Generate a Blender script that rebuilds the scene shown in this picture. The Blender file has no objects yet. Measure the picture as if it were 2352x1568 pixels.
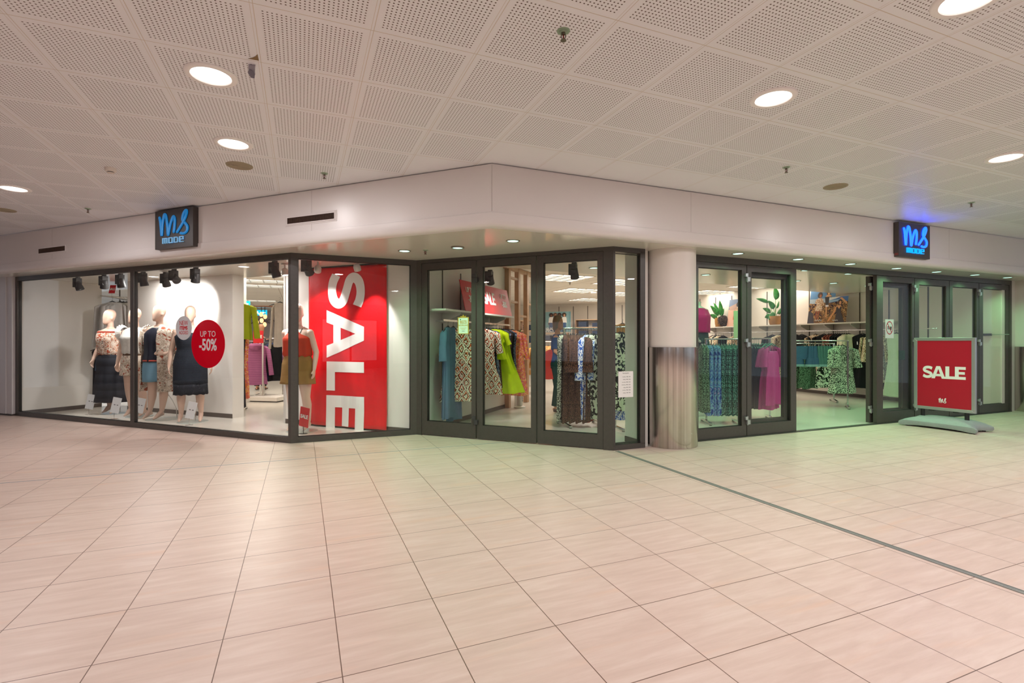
import bpy, bmesh, math, random
from mathutils import Vector, Matrix
random.seed(7)
SC = bpy.context.scene
COL = SC.collection
PI = math.pi
# ------------------------------------------------------------------ camera, view, world, exposure
F, H, CX, CY = 1168.0, 1.3, 1176.0, 784.0
cam_d = bpy.data.cameras.new('camera'); cam_d.sensor_width = 36.0; cam_d.lens = 36.0 * F / 2352.0
cam_d.clip_start = 0.05; cam_d.clip_end = 200
cam = bpy.data.objects.new('camera', cam_d); COL.objects.link(cam)
cam.location = (0, 0, H); cam.rotation_euler = (PI / 2, 0, 0)
SC.camera = cam
SC.view_settings.view_transform = 'Standard'; SC.view_settings.look = 'None'
SC.view_settings.gamma = 1.0; SC.view_settings.use_curve_mapping = False
SC.view_settings.exposure = 0.0
SC.cycles.max_bounces = 6; SC.cycles.diffuse_bounces = 4; SC.cycles.glossy_bounces = 3
SC.cycles.transparent_max_bounces = 12; SC.cycles.adaptive_threshold = 0.035; SC.cycles.transmission_bounces = 4
SC.cycles.sample_clamp_indirect = 4.0; SC.cycles.caustics_reflective = False; SC.cycles.caustics_refractive = False
world = bpy.data.worlds.new('daylight'); SC.world = world; world.use_nodes = True
wb = world.node_tree.nodes['Background']
wb.inputs[0].default_value = (0.80, 0.88, 1.0, 1); wb.inputs[1].default_value = 0.50
LIT = dict(mall=26.5, fill=1.0, soffit=40.0, spot=42.0, ceil=34.0)     # lamp powers
COL_MALL = (1.0, 0.945, 0.945); COL_GREEN = (0.34, 1.0, 0.46); COL_SHOP = (1.0, 0.89, 0.78); COL_SPOT = (1.0, 0.95, 0.92)

# ------------------------------------------------------------------ directions in plan
a67 = math.radians(67.5)
RX, RY = math.sin(a67), math.cos(a67)          # along the right facade, away from the camera
U_R = Vector((RX, RY, 0)); N_R = Vector((-RY, RX, 0))      # N: into the shop
U_D = Vector((RX, -RY, 0)); N_D = Vector((RY, RX, 0))      # along the left facade, towards the right
ROT_R = math.atan2(RY, RX); ROT_D = -ROT_R

def ray(px, py): return Vector(((px - CX) / F, 1.0, (CY - py) / F))
def gp(px, py, z=0.0):
    r = ray(px, py); t = (z - H) / r.z
    return Vector((r.x * t, t, z))
def at(px, py, y):
    r = ray(px, py); return Vector((r.x * y, y, H + r.z * y))
def hit(px, py, P, U):
    "point of a vertical plane through P along U seen at a pixel: distance along U, height"
    r = ray(px, py); N = Vector((-U.y, U.x, 0))
    t = (P.x * N.x + P.y * N.y) / (r.x * N.x + r.y * N.y)
    q = r * t
    return (q.x - P.x) * U.x + (q.y - P.y) * U.y, H + q.z
def xs(px, P, U): return hit(px, 784, P, U)[0]

ZS, ZC, ZI = 2.433, 3.057, 2.80       # soffit, mall ceiling, shop ceiling
C1 = gp(668, 1018)
C2 = C1 + U_R * xs(957, C1, U_R)
C3 = C2 + U_D * xs(1409, C2, U_D)
C4 = C3 + U_R * xs(1482, C3, U_R)
C5 = Vector((2.36, 6.60, 0))
FC = Vector((-0.197, 4.994, 0))       # corner of the fascia

# ------------------------------------------------------------------ materials
ORD = ('first', 'second', 'third', 'fourth', 'fifth', 'sixth', 'seventh', 'eighth', 'ninth', 'tenth', 'eleventh', 'twelfth', 'thirteenth', 'fourteenth', 'fifteenth')
def srgb(h):
    if isinstance(h, str):
        h = h.lstrip('#'); v = [int(h[i:i + 2], 16) / 255 for i in (0, 2, 4)]
    else: v = list(h)
    return tuple([(c / 12.92 if c <= 0.04045 else ((c + 0.055) / 1.055) ** 2.4) for c in v] + [1.0])
MATS = {}
class NT:
    def __init__(s, name):
        s.m = bpy.data.materials.new(name); s.m.use_nodes = True; s.t = s.m.node_tree
        s.b = s.t.nodes['Principled BSDF']; s.out = s.t.nodes['Material Output']
    def n(s, typ, **kw):
        nd = s.t.nodes.new(typ)
        for k, v in kw.items(): setattr(nd, k, v)
        return nd
    def l(s, a, b): s.t.links.new(a, b)
    def val(s, nd, i, v):
        if hasattr(v, 'is_output'): s.l(v, nd.inputs[i])
        else: nd.inputs[i].default_value = v
    def math(s, op, a, b=0.0, c=None):
        nd = s.n('ShaderNodeMath', operation=op); s.val(nd, 0, a); s.val(nd, 1, b)
        if c is not None: s.val(nd, 2, c)
        return nd.outputs[0]
    def coord(s, kind='Object', scale=(1, 1, 1)):
        tc = s.n('ShaderNodeTexCoord'); mp = s.n('ShaderNodeMapping'); mp.inputs['Scale'].default_value = scale
        s.l(tc.outputs[kind], mp.inputs[0]); return mp.outputs[0]
    def dot(s, v, d):
        nd = s.n('ShaderNodeVectorMath', operation='DOT_PRODUCT'); s.l(v, nd.inputs[0]); nd.inputs[1].default_value = d
        return nd.outputs['Value']
    def mix(s, f, a, b, mode='MIX'):
        nd = s.n('ShaderNodeMix', data_type='RGBA', blend_type=mode)
        s.val(nd, 0, f); s.val(nd, 6, a); s.val(nd, 7, b); return nd.outputs[2]
    def ramp(s, f, stops, interp='CONSTANT'):
        nd = s.n('ShaderNodeValToRGB'); cr = nd.color_ramp; cr.interpolation = interp
        while len(cr.elements) < len(stops): cr.elements.new(0.5)
        for e, (p, c) in zip(cr.elements, stops): e.position = p; e.color = c
        s.l(f, nd.inputs[0]); return nd.outputs[0]
    def noise(s, v, sc=5.0, det=2.0, rough=0.5, dist=0.0):
        nd = s.n('ShaderNodeTexNoise'); s.l(v, nd.inputs['Vector']); nd.inputs['Scale'].default_value = sc
        nd.inputs['Detail'].default_value = det; nd.inputs['Roughness'].default_value = rough; nd.inputs['Distortion'].default_value = dist
        return nd.outputs[0]
    def bump(s, h, st=0.2, dist=0.01):
        nd = s.n('ShaderNodeBump'); nd.inputs['Strength'].default_value = st; nd.inputs['Distance'].default_value = dist
        s.l(h, nd.inputs['Height']); s.l(nd.outputs[0], s.b.inputs['Normal'])
def M(name, col=None, rough=0.5, metal=0.0, emit=0.0, ecol=None, noise=0.0, nscale=30.0, spec=None, sheen=0.0, alpha=None):
    if name in MATS: return MATS[name]
    k = NT(name); c = srgb(col)
    k.b.inputs['Base Color'].default_value = c; k.b.inputs['Roughness'].default_value = rough; k.b.inputs['Metallic'].default_value = metal
    if spec is not None: k.b.inputs['Specular IOR Level'].default_value = spec
    if emit: k.b.inputs['Emission Color'].default_value = srgb(ecol or col); k.b.inputs['Emission Strength'].default_value = emit
    if sheen: k.b.inputs['Sheen Weight'].default_value = sheen
    if noise:
        v = k.coord(); n = k.noise(v, nscale, 3)
        d = tuple([x * (1 - noise) for x in c[:3]] + [1]); e = tuple([min(1, x * (1 + noise * .6)) for x in c[:3]] + [1])
        k.l(k.ramp(n, [(0.3, d), (0.7, e)], 'LINEAR'), k.b.inputs['Base Color'])
    MATS[name] = k.m; return k.m
def glass_mat(name, tint=(0.93, 0.96, 0.95, 1), ior=1.5, boost=1.0):
    if name in MATS: return MATS[name]
    k = NT(name); tr = k.n('ShaderNodeBsdfTransparent'); tr.inputs[0].default_value = tint
    gl = k.n('ShaderNodeBsdfGlossy'); gl.inputs['Roughness'].default_value = 0.0
    fr = k.n('ShaderNodeFresnel'); ge = k.n('ShaderNodeNewGeometry')
    k.l(k.math('ADD', ior, k.math('MULTIPLY', ge.outputs['Backfacing'], 1 / ior - ior)), fr.inputs[0])
    mx = k.n('ShaderNodeMixShader'); k.l(k.math('MULTIPLY', fr.outputs[0], boost), mx.inputs[0])
    k.l(tr.outputs[0], mx.inputs[1]); k.l(gl.outputs[0], mx.inputs[2]); k.l(mx.outputs[0], k.out.inputs[0])
    MATS[name] = k.m; return k.m
def fabric(name, cols, kind='plain', scale=20.0, rough=0.85, stretch=(1, 1, 1), fold=0.0):
    "printed cloth: cols is a list of colours, kind the sort of print"
    if name in MATS: return MATS[name]
    k = NT(name); k.b.inputs['Roughness'].default_value = rough; k.b.inputs['Specular IOR Level'].default_value = 0.25
    k.b.inputs['Sheen Weight'].default_value = 0.0
    c = [srgb(x) for x in cols]; v = k.coord(scale=stretch)
    if kind == 'plain':
        col = k.mix(k.noise(v, 14, 3), tuple([x * .82 for x in c[0][:3]] + [1]), tuple([min(1, x * 1.12) for x in c[0][:3]] + [1]))
    elif kind == 'leopard':
        vo = k.n('ShaderNodeTexVoronoi', feature='DISTANCE_TO_EDGE'); nn = k.n('ShaderNodeTexNoise'); nn.inputs['Scale'].default_value = scale
        k.l(v, nn.inputs[0]); mv = k.n('ShaderNodeVectorMath', operation='MULTIPLY_ADD'); k.l(nn.outputs['Color'], mv.inputs[0])
        mv.inputs[1].default_value = (1.6 / scale,) * 3; k.l(v, mv.inputs[2]); k.l(mv.outputs[0], vo.inputs['Vector']); vo.inputs['Scale'].default_value = scale
        col = k.ramp(vo.outputs['Distance'], [(0, c[0]), (0.13, c[1])] + ([(0.36, c[2])] if len(c) > 2 else []))
    elif kind == 'floral':
        n1 = k.noise(v, scale, 2, .5, .6); col = k.ramp(n1, [(i and 0.34 + 0.34 * i / max(1, len(c) - 1) - 0.02 or 0, x) for i, x in enumerate(c)])
    elif kind == 'paisley':
        vo = k.n('ShaderNodeTexVoronoi', feature='F1'); nn = k.n('ShaderNodeTexNoise'); nn.inputs['Scale'].default_value = scale * .8; k.l(v, nn.inputs[0]); mv = k.n('ShaderNodeVectorMath', operation='MULTIPLY_ADD'); k.l(nn.outputs['Color'], mv.inputs[0]); mv.inputs[1].default_value = (1.3 / scale,) * 3; k.l(v, mv.inputs[2]); k.l(mv.outputs[0], vo.inputs['Vector']); vo.inputs['Scale'].default_value = scale
        a = k.ramp(vo.outputs['Distance'], [(0, c[1]), (0.20, c[3]), (0.34, c[2]), (0.42, c[0]), (0.56, c[3])])
        b = k.ramp(k.noise(v, scale * .55, 2, .5, .8), [(0, c[1]), (0.42, c[0]), (0.5, c[3]), (0.56, c[0])])
        sp = k.n('ShaderNodeSeparateColor'); k.l(vo.outputs['Color'], sp.inputs[0])
        col = k.mix(k.math('GREATER_THAN', sp.outputs[0], .55), a, b)
    elif kind == 'ikat':
        sep = k.n('ShaderNodeSeparateXYZ'); k.l(v, sep.inputs[0])
        nz = k.noise(v, 45, 3); n2 = k.noise(v, 9, 2)
        fx = k.math('ABSOLUTE', k.math('SUBTRACT', k.math('FRACT', k.math('MULTIPLY', sep.outputs[0], scale * .5)), .5))
        fz = k.math('ABSOLUTE', k.math('SUBTRACT', k.math('FRACT', k.math('MULTIPLY', sep.outputs[2], scale * .33)), .5))
        f = k.math('FRACT', k.math('ADD', k.math('MULTIPLY', k.math('ADD', fx, fz), 2.0), k.math('ADD', k.math('MULTIPLY', nz, .75), k.math('MULTIPLY', n2, 1.1))))
        n = len(c); col = k.ramp(f, [(i / n, x) for i, x in enumerate(c)])
    elif kind == 'dots':
        vo = k.n('ShaderNodeTexVoronoi', feature='F1'); k.l(v, vo.inputs['Vector']); vo.inputs['Scale'].default_value = scale; vo.inputs['Randomness'].default_value = .35
        col = k.ramp(vo.outputs['Distance'], [(0, c[1]), (0.30, c[0])])
    elif kind == 'ribs':
        sep = k.n('ShaderNodeSeparateXYZ'); k.l(v, sep.inputs[0])
        f = k.math('ADD', k.math('FRACT', k.math('MULTIPLY', sep.outputs[2], scale)), k.math('MULTIPLY', k.noise(v, 9, 2), .7))
        col = k.ramp(f, [(0, c[0]), (.45, c[1]), (1, c[0])], 'LINEAR')
    elif kind == 'denim':
        col = k.mix(k.noise(v, 5, 4), c[0], c[1])
        col = k.mix(k.math('MULTIPLY', k.noise(v, 260, 1), .14), col, srgb('#c8d6e0'))
    k.l(col, k.b.inputs['Base Color'])
    k.bump(k.noise(v, 22, 3, .6), 0.25, 0.008)
    MATS[name] = k.m; return k.m

# ------------------------------------------------------------------ mesh building
class MB:
    def __init__(s, M0=None): s.v = []; s.f = []; s.mi = []; s.M = M0 or Matrix(); s.i = 0
    def add(s, vs, fs, mi=None):
        b = len(s.v); s.v += [s.M @ Vector(p) for p in vs]
        for f in fs: s.f.append([b + i for i in f]); s.mi.append(s.i if mi is None else mi)
    def box(s, x0, x1, y0, y1, z0, z1, mi=None, bev=0):
        if x0 > x1: x0, x1 = x1, x0
        if y0 > y1: y0, y1 = y1, y0
        if z0 > z1: z0, z1 = z1, z0
        s.add([(x, y, z) for x in (x0, x1) for y in (y0, y1) for z in (z0, z1)],
              [(0, 1, 3, 2), (4, 6, 7, 5), (0, 4, 5, 1), (2, 3, 7, 6), (0, 2, 6, 4), (1, 5, 7, 3)], mi)
    def prism(s, pts, z0, z1, mi=None):
        n = len(pts); vs = [(p[0], p[1], z0) for p in pts] + [(p[0], p[1], z1) for p in pts]
        s.add(vs, [tuple(range(n - 1, -1, -1)), tuple(range(n, 2 * n))] + [(i, (i + 1) % n, n + (i + 1) % n, n + i) for i in range(n)], mi)
    def loft(s, rings, mi=None, cap=True, closed=True):
        n = len(rings[0]); vs = [p for r in rings for p in r]; fs = []
        for k in range(len(rings) - 1):
            for i in range(n if closed else n - 1):
                j = (i + 1) % n; fs.append((k * n + i, k * n + j, (k + 1) * n + j, (k + 1) * n + i))
        if cap and closed: fs.append(tuple(range(n - 1, -1, -1))); fs.append(tuple((len(rings) - 1) * n + i for i in range(n)))
        s.add(vs, fs, mi)
    def lathe(s, prof, n=24, c=(0, 0, 0), mi=None, cap=True, sx=1, sy=1):
        s.loft([[(c[0] + r * sx * math.cos(2 * PI * i / n), c[1] + r * sy * math.sin(2 * PI * i / n), c[2] + z) for i in range(n)] for r, z in prof], mi, cap)
    def tube(s, pts, r, n=8, mi=None, cap=True, sy=1.0):
        pts = [Vector(p) for p in pts]; rr = r if isinstance(r, (list, tuple)) else [r] * len(pts); rings = []
        up = None
        for k, p in enumerate(pts):
            d = (pts[min(k + 1, len(pts) - 1)] - pts[max(k - 1, 0)])
            if d.length < 1e-9: d = Vector((0, 0, 1))
            d.normalize()
            if up is None: up = Vector((0, 0, 1)) if abs(d.z) < .9 else Vector((0, 1, 0))
            a = d.cross(up)
            if a.length < 1e-4: a = d.cross(Vector((1, 0, 0)))
            a.normalize(); b = a.cross(d).normalized(); up = b
            rings.append([p + a * (rr[k] * math.cos(2 * PI * i / n)) + b * (rr[k] * sy * math.sin(2 * PI * i / n)) for i in range(n)])
        s.loft(rings, mi, cap)
    def ball(s, c, rx, ry=None, rz=None, n=12, m=8, mi=None):
        ry = ry or rx; rz = rz or rx
        s.loft([[(c[0] + rx * math.sin(PI * k / m) * math.cos(2 * PI * i / n), c[1] + ry * math.sin(PI * k / m) * math.sin(2 * PI * i / n), c[2] - rz * math.cos(PI * k / m)) for i in range(n)]
                for k in [0.12] + list(range(1, m)) + [m - .12]], mi)
    def mesh(s, name, mats, smooth=False):
        me = bpy.data.meshes.new(name); me.from_pydata([tuple(p) for p in s.v], [], s.f)
        for m in (mats if isinstance(mats, (list, tuple)) else [mats]): me.materials.append(m)
        me.polygons.foreach_set('material_index', s.mi)
        if smooth:
            me.polygons.foreach_set('use_smooth', [True] * len(me.polygons))
            try: me.set_sharp_from_angle(angle=math.radians(smooth if smooth is not True else 50))
            except Exception: pass
        me.update(); return me
def link(name, me, parent=None, label=None, loc=None, rz=None):
    o = bpy.data.objects.new(name, me); COL.objects.link(o)
    if parent: o.parent = parent
    if loc is not None: o.location = loc
    if rz is not None: o.rotation_euler = (0, 0, rz)
    if label: o['label'] = label
    return o
def obj(name, mb, mats, parent=None, smooth=False, label=None, loc=None, rz=None, bevel=0):
    o = link(name, mb.mesh(name, mats, smooth), parent, label, loc, rz)
    if bevel:
        b = o.modifiers.new('bevel', 'BEVEL'); b.width = bevel; b.segments = 2; b.limit_method = 'ANGLE'
    return o
def tag(o, label, cat, group=None, kind=None):
    o['label'] = label; o['category'] = cat
    if group: o['group'] = group
    if kind: o['kind'] = kind
    return o
def thing(name, label, cat, loc=(0, 0, 0), rz=0.0, group=None):
    o = bpy.data.objects.new(name, None); COL.objects.link(o); o.location = loc; o.rotation_euler = (0, 0, rz); o.empty_display_size = .1
    return tag(o, label, cat, group)
def struct(name, mb, mats, smooth=False, parent=None, label=None):
    o = obj(name, mb, mats, parent, smooth, label)
    if parent is None: o['kind'] = 'structure'
    return o
def dup(root, loc, rz=None, label=None, group=None, scale=None):
    r = root.copy(); COL.objects.link(r); r.location = loc
    if rz is not None: r.rotation_euler = (0, 0, rz)
    if label: r['label'] = label
    if group: r['group'] = group
    if scale: r.scale = scale
    for ch in list(root.children):
        c = ch.copy(); COL.objects.link(c); c.parent = r
        for g in ch.children:
            d = g.copy(); COL.objects.link(d); d.parent = c
    return r
def frame(P, U, z=0.0):
    "matrix of a vertical plane: x along U, y into the shop, z up"
    N = Vector((-U.y, U.x, 0))
    return Matrix(((U.x, N.x, 0, P.x), (U.y, N.y, 0, P.y), (0, 0, 1, z), (0, 0, 0, 1)))
def rotz(u): return math.atan2(u.y, u.x)
FONT = None
def text(s, size, mat, parent=None, loc=(0, 0, 0), rot=(PI / 2, 0, 0), depth=0.002, off=0.0, sx=1.0, align='CENTER', name='lettering', spacing=1.0, shear=0.0, label=None, bold=0.0):
    cu = bpy.data.curves.new('t', 'FONT'); cu.body = s; cu.size = size; cu.extrude = depth; cu.offset = off; cu.align_x = align; cu.align_y = 'CENTER'
    cu.space_character = spacing; cu.shear = shear; cu.resolution_u = 3
    tmp = bpy.data.objects.new('t', cu); COL.objects.link(tmp)
    dg = bpy.context.evaluated_depsgraph_get(); dg.update()
    me = bpy.data.meshes.new_from_object(tmp.evaluated_get(dg)); bpy.data.objects.remove(tmp); bpy.data.curves.remove(cu)
    me.materials.clear(); me.materials.append(mat)
    for v in me.vertices: v.co.x *= sx
    if bold:
        vs = [v.co.copy() for v in me.vertices]; fs = [list(q.vertices) for q in me.polygons]; n0 = len(vs); V, Fc = [], []
        for k, (dx, dy) in enumerate(((0, 0), (bold, 0), (-bold, 0), (0, bold), (0, -bold))):
            V += [(q.x + dx, q.y + dy, q.z + k * .00003) for q in vs]; Fc += [[i + k * n0 for i in q] for q in fs]
        me.clear_geometry(); me.from_pydata(V, [], Fc); me.update()
    from mathutils import Euler
    me.transform(Matrix.Translation(Vector(loc)) @ Euler(rot).to_matrix().to_4x4())
    me.name = name
    return link(name, me, parent, label)
# ------------------------------------------------------------------ surface materials of the place
def m_floor():
    k = NT('floor_tiles'); tc = k.n('ShaderNodeTexCoord'); v = tc.outputs['Object']
    a = k.math('DIVIDE', k.math('ADD', k.dot(v, (RX, RY, 0)), 0.316), 0.4635)
    b = k.math('DIVIDE', k.math('SUBTRACT', k.dot(v, (-RY, RX, 0)), 2.533), 0.4592)
    w = 0.0045
    def line(t): return k.math('LESS_THAN', k.math('ABSOLUTE', k.math('SUBTRACT', k.math('FRACT', k.math('ADD', t, .5)), .5)), w)
    g = k.math('MAXIMUM', line(a), line(b))
    cm = k.n('ShaderNodeCombineXYZ'); k.l(k.math('FLOOR', a), cm.inputs[0]); k.l(k.math('FLOOR', b), cm.inputs[1])
    wn = k.n('ShaderNodeTexWhiteNoise', noise_dimensions='2D'); k.l(cm.outputs[0], wn.inputs['Vector'])
    # streaks run along the right facade, each tile with its own piece of the print
    st = k.n('ShaderNodeCombineXYZ'); k.l(k.math('MULTIPLY', a, .9), st.inputs[0]); k.l(k.math('MULTIPLY', b, 7.0), st.inputs[1])
    k.l(k.math('MULTIPLY', wn.outputs['Value'], 40.0), st.inputs[2])
    n1 = k.noise(st.outputs[0], 1.3, 6, .62, .4); n2 = k.noise(v, 2.2, 2)
    base = k.ramp(n1, [(.28, srgb('#cbb4a8')), (.50, srgb('#d4beb2')), (.72, srgb('#ddcabf'))], 'LINEAR')
    warm = k.mix(k.math('MULTIPLY', k.math('GREATER_THAN', n2, .56), .0), base, srgb('#dcb497'))
    n3 = k.noise(st.outputs[0], .55, 4, .5, .2)
    rustf = k.math('MULTIPLY', k.math('MAXIMUM', k.math('SUBTRACT', n3, .60), 0.0), 2.6)
    warm = k.mix(rustf, warm, srgb('#e0b89c'))
    tint = k.mix(k.math('MULTIPLY', wn.outputs['Value'], .12), warm, srgb('#cbb2a5'))
    col = k.mix(g, tint, srgb('#6e5548'))
    k.l(col, k.b.inputs['Base Color'])
    k.l(k.math('ADD', k.math('MULTIPLY', k.noise(v, 9, 3), .14), .31), k.b.inputs['Roughness'])
    k.b.inputs['Specular IOR Level'].default_value = .42
    k.bump(k.math('SUBTRACT', 1.0, g), .4, .0015)
    return k.m
def m_ceiling():
    k = NT('ceiling_tiles'); tc = k.n('ShaderNodeTexCoord'); v = tc.outputs['Object']
    ra, rb = k.dot(v, (RX, RY, 0)), k.dot(v, (-RY, RX, 0))
    a = k.math('DIVIDE', k.math('ADD', ra, .243), .613); b = k.math('DIVIDE', k.math('SUBTRACT', rb, 2.351), .606)
    fa, fb = k.math('FRACT', a), k.math('FRACT', b)
    def near(f, w, off=0.0): return k.math('LESS_THAN', k.math('ABSOLUTE', k.math('SUBTRACT', k.math('FRACT', k.math('ADD', f, .5 - off)), .5)), w)
    ja = k.math('MAXIMUM', near(a, .003, .014), near(a, .0018, -.012)); jb = near(b, .004)
    joint = k.math('MAXIMUM', ja, jb)
    def dot1(f, n=23.0, m=.065):
        u = k.math('MULTIPLY', k.math('DIVIDE', k.math('SUBTRACT', f, m), 1 - 2 * m), n)
        inside = k.math('MULTIPLY', k.math('GREATER_THAN', u, 0.0), k.math('LESS_THAN', u, n))
        return k.math('ABSOLUTE', k.math('SUBTRACT', k.math('FRACT', u), .5)), inside
    da, ia = dot1(fa); db, ib = dot1(fb)
    hole = k.math('MULTIPLY', k.math('MULTIPLY', k.math('LESS_THAN', da, .185), k.math('LESS_THAN', db, .185)), k.math('MULTIPLY', ia, ib))
    # the row against the right fascia and the cut tiles along the left one are plain
    # tiles cut by the left fascia: the far corner of the tile lies beyond the fascia line
    fa0 = k.math('SUBTRACT', k.math('MULTIPLY', k.math('FLOOR', a), .613), .243)          # near corner in plan
    fb1 = k.math('ADD', k.math('MULTIPLY', k.math('ADD', k.math('FLOOR', b), 1.0), .606), 2.351)
    fa1 = k.math('ADD', fa0, .613)
    far = k.math('MULTIPLY', k.math('ADD', fa1, fb1), .70711)
    rowR = k.math('MAXIMUM', k.math('LESS_THAN', fb1, FC.dot(N_R) + .03), k.math('LESS_THAN', fa0, 1.4))
    notcut = k.math('LESS_THAN', far, FC.dot(N_D) + .10)
    notcut = k.math('MAXIMUM', notcut, k.math('GREATER_THAN', fa1, 1.9))
    hole = k.math('MULTIPLY', hole, k.math('MULTIPLY', rowR, k.math('MAXIMUM', notcut, 0.0)))
    base = k.mix(k.math('MULTIPLY', k.noise(v, 3, 3), .25), srgb('#eeeef2'), srgb('#dfdde0'))
    c1 = k.mix(joint, base, srgb('#cfc3b6')); c2 = k.mix(hole, c1, srgb('#5f4c44'))
    k.l(c2, k.b.inputs['Base Color']); k.b.inputs['Roughness'].default_value = .42; k.b.inputs['Specular IOR Level'].default_value = .45
    return k.m
MT_FLOOR = m_floor()
def m_white(name, hexc, rough=.35, seam=None, noise=.04):
    k = NT(name); v = k.coord(); c = srgb(hexc)
    col = k.mix(k.math('MULTIPLY', k.noise(v, 2.0, 4), .5), c, tuple([x * (1 - noise * 2) for x in c[:3]] + [1]))
    k.l(col, k.b.inputs['Base Color']); k.b.inputs['Roughness'].default_value = rough
    MATS[name] = k.m; return k.m
MT_FASCIA = m_white('fascia_paint', '#e6e0de', .32)
MT_SOFFIT = m_white('soffit_panel', '#e2ddd2', .16)
MT_WALL = m_white('shop_wall', '#e9e4de', .5); MT_WALL2 = m_white('shop_wall_panel', '#e2dad0', .45)
MT_SHOPFLOOR = m_white('shop_floor', '#dcd6cc', .18)
MT_FRAME = M('dark_frame', '#4a4541', .38, noise=.08); MT_FRAME_IN = M('frame_gasket', '#1d1a18', .5)
MT_GLASS = glass_mat('window_glass', (0.965, 0.98, 0.972, 1), 1.45, .75)
MT_STEEL = None
def m_brushed():
    k = NT('brushed_steel'); v = k.coord(scale=(1, 1, .004)); n = k.noise(v, 22, 4, .65)
    k.l(k.ramp(n, [(.30, srgb('#aaa29b')), (.70, srgb('#dcd6cf'))], 'LINEAR'), k.b.inputs['Base Color'])
    k.b.inputs['Metallic'].default_value = 1; k.b.inputs['Roughness'].default_value = .22; k.b.inputs['Anisotropic'].default_value = .5
    MATS['brushed_steel'] = k.m; return k.m
MT_STEEL = m_brushed()
MT_CHROME = M('chrome', '#d8d8d8', .15, 1.0); MT_ALU = M('aluminium', '#bfc3c3', .35, .8); MT_BLACK = M('black_plastic', '#1b1a1a', .5)
MT_GREYPL = M('grey_plastic', '#3c3a3c', .5); MT_WHITE = M('white_plastic', '#e9e6e2', .4); MT_RED = M('red_print', '#d3121f', .45)
MT_PAPER = M('white_print', '#f1efec', .55); MT_WOOD = M('pale_wood', '#b98f6c', .55, noise=.12, nscale=12)

# ------------------------------------------------------------------ ceiling of the mall
MT_CEIL = m_ceiling()
L_END = FC - U_D * 14.0; R_END = FC + U_R * 14.0
mb = MB(); mb.prism([(p.x, p.y) for p in (FC + Vector((0, .02, 0)), L_END, Vector((-16, 8, 0)), Vector((-16, -9, 0)), Vector((16, -9, 0)), Vector((16, 8, 0)), R_END)][::1], ZC, ZC + .05)
struct('ceiling', mb, MT_CEIL)
mb = MB(); mb.box(-16, 16, -9, 12, -.06, 0); struct('floor', mb, MT_FLOOR)

# fascia: profile swept along three points, outward normal towards the mall
prof = [(0, ZC - .012), (0, 2.575), (.010, 2.570), (.012, 2.505), (.004, 2.470), (-.012, 2.448), (-.035, 2.436), (-.10, 2.4335)]
gapp = [(-.02, ZC + .03), (-.02, ZC - .012), (0, ZC - .012)]
def sweep(profile):
    mb = MB(); OL = -N_D; OR = -N_R; bis = (OL + OR) / (1 + OL.dot(OR)); rings = []
    for P, O in ((FC - U_D * 9.6, OL), (FC, bis), (FC + U_R * 10.2, OR)):
        rings.append([P + O * d + Vector((0, 0, z)) for d, z in profile])
    mb.loft(rings, cap=False, closed=False); return mb
mb = sweep(gapp[:2] + prof); struct('trim_1', mb, MT_FASCIA, smooth=60)
# thin vertical seams in the fascia panels
mb = MB()
for P, U, px in ((FC, U_D, 716), (FC, U_D, 120), (FC, U_R, 1587), (FC, U_R, 2180)):
    s = xs(px, P, U); mb.M = frame(P, U); mb.box(s - .0012, s + .0012, -.0008, .01, 2.58, ZC - .02)
mb.M = frame(FC, U_R); mb.box(-.001, .001, -.001, .01, 2.58, ZC - .02)
struct('trim_2', mb, M('seam', '#a59a96', .6))
# soffit: one slab from the fascia over the doors and the window display
inL = C1 + N_D * 1.21; inR = C5 + N_R * 1.9
den = U_D.x * U_R.y - U_D.y * U_R.x; dx, dy = inR.x - inL.x, inR.y - inL.y
ta = (dx * U_R.y - dy * U_R.x) / den; inX = inL + U_D * ta
mb = MB(); mb.prism([(p.x, p.y) for p in (FC + Vector((0, .1, 0)), R_END + N_R * .1, R_END + N_R * 3.9, inX, L_END + N_D * 2.9, L_END + N_D * .1)], ZS, ZI - .01)
struct('ceiling_2', mb, MT_SOFFIT)
# seams of the soffit
mb = MB()
def seam(p, q, z=ZS, w=.002):
    d = (q - p).normalized(); n = Vector((-d.y, d.x, 0)) * w
    mb.add([p + n + Vector((0, 0, z - .001)), p - n + Vector((0, 0, z - .001)), q - n + Vector((0, 0, z - .001)), q + n + Vector((0, 0, z - .001))], [(0, 1, 2, 3)])
seam(FC + Vector((0, .12, 0)), gp(1230, 577, ZS))
struct('trim_3', mb, M('seam', '#a59a96', .6))

# ------------------------------------------------------------------ shop shell
def m_shopceil():
    k = NT('shop_ceiling'); tc = k.n('ShaderNodeTexCoord'); v = tc.outputs['Object']
    a = k.math('DIVIDE', k.dot(v, (RX, RY, 0)), 1.2); b = k.math('DIVIDE', k.dot(v, (-RY, RX, 0)), 1.2)
    def line(t): return k.math('LESS_THAN', k.math('ABSOLUTE', k.math('SUBTRACT', k.math('FRACT', t), .5)), .008)
    k.l(k.mix(k.math('MAXIMUM', line(a), line(b)), srgb('#e4dcd2'), srgb('#b8ab9d')), k.b.inputs['Base Color']); k.b.inputs['Roughness'].default_value = .7
    return k.m
mb = MB(); mb.prism([(p.x, p.y) for p in (FC + Vector((0, .35, 0)), R_END + N_R * .35, Vector((16, 34, 0)), Vector((-26, 34, 0)), L_END + N_D * .35)], ZI, ZI + .05)
struct('ceiling_3', mb, m_shopceil())
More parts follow.
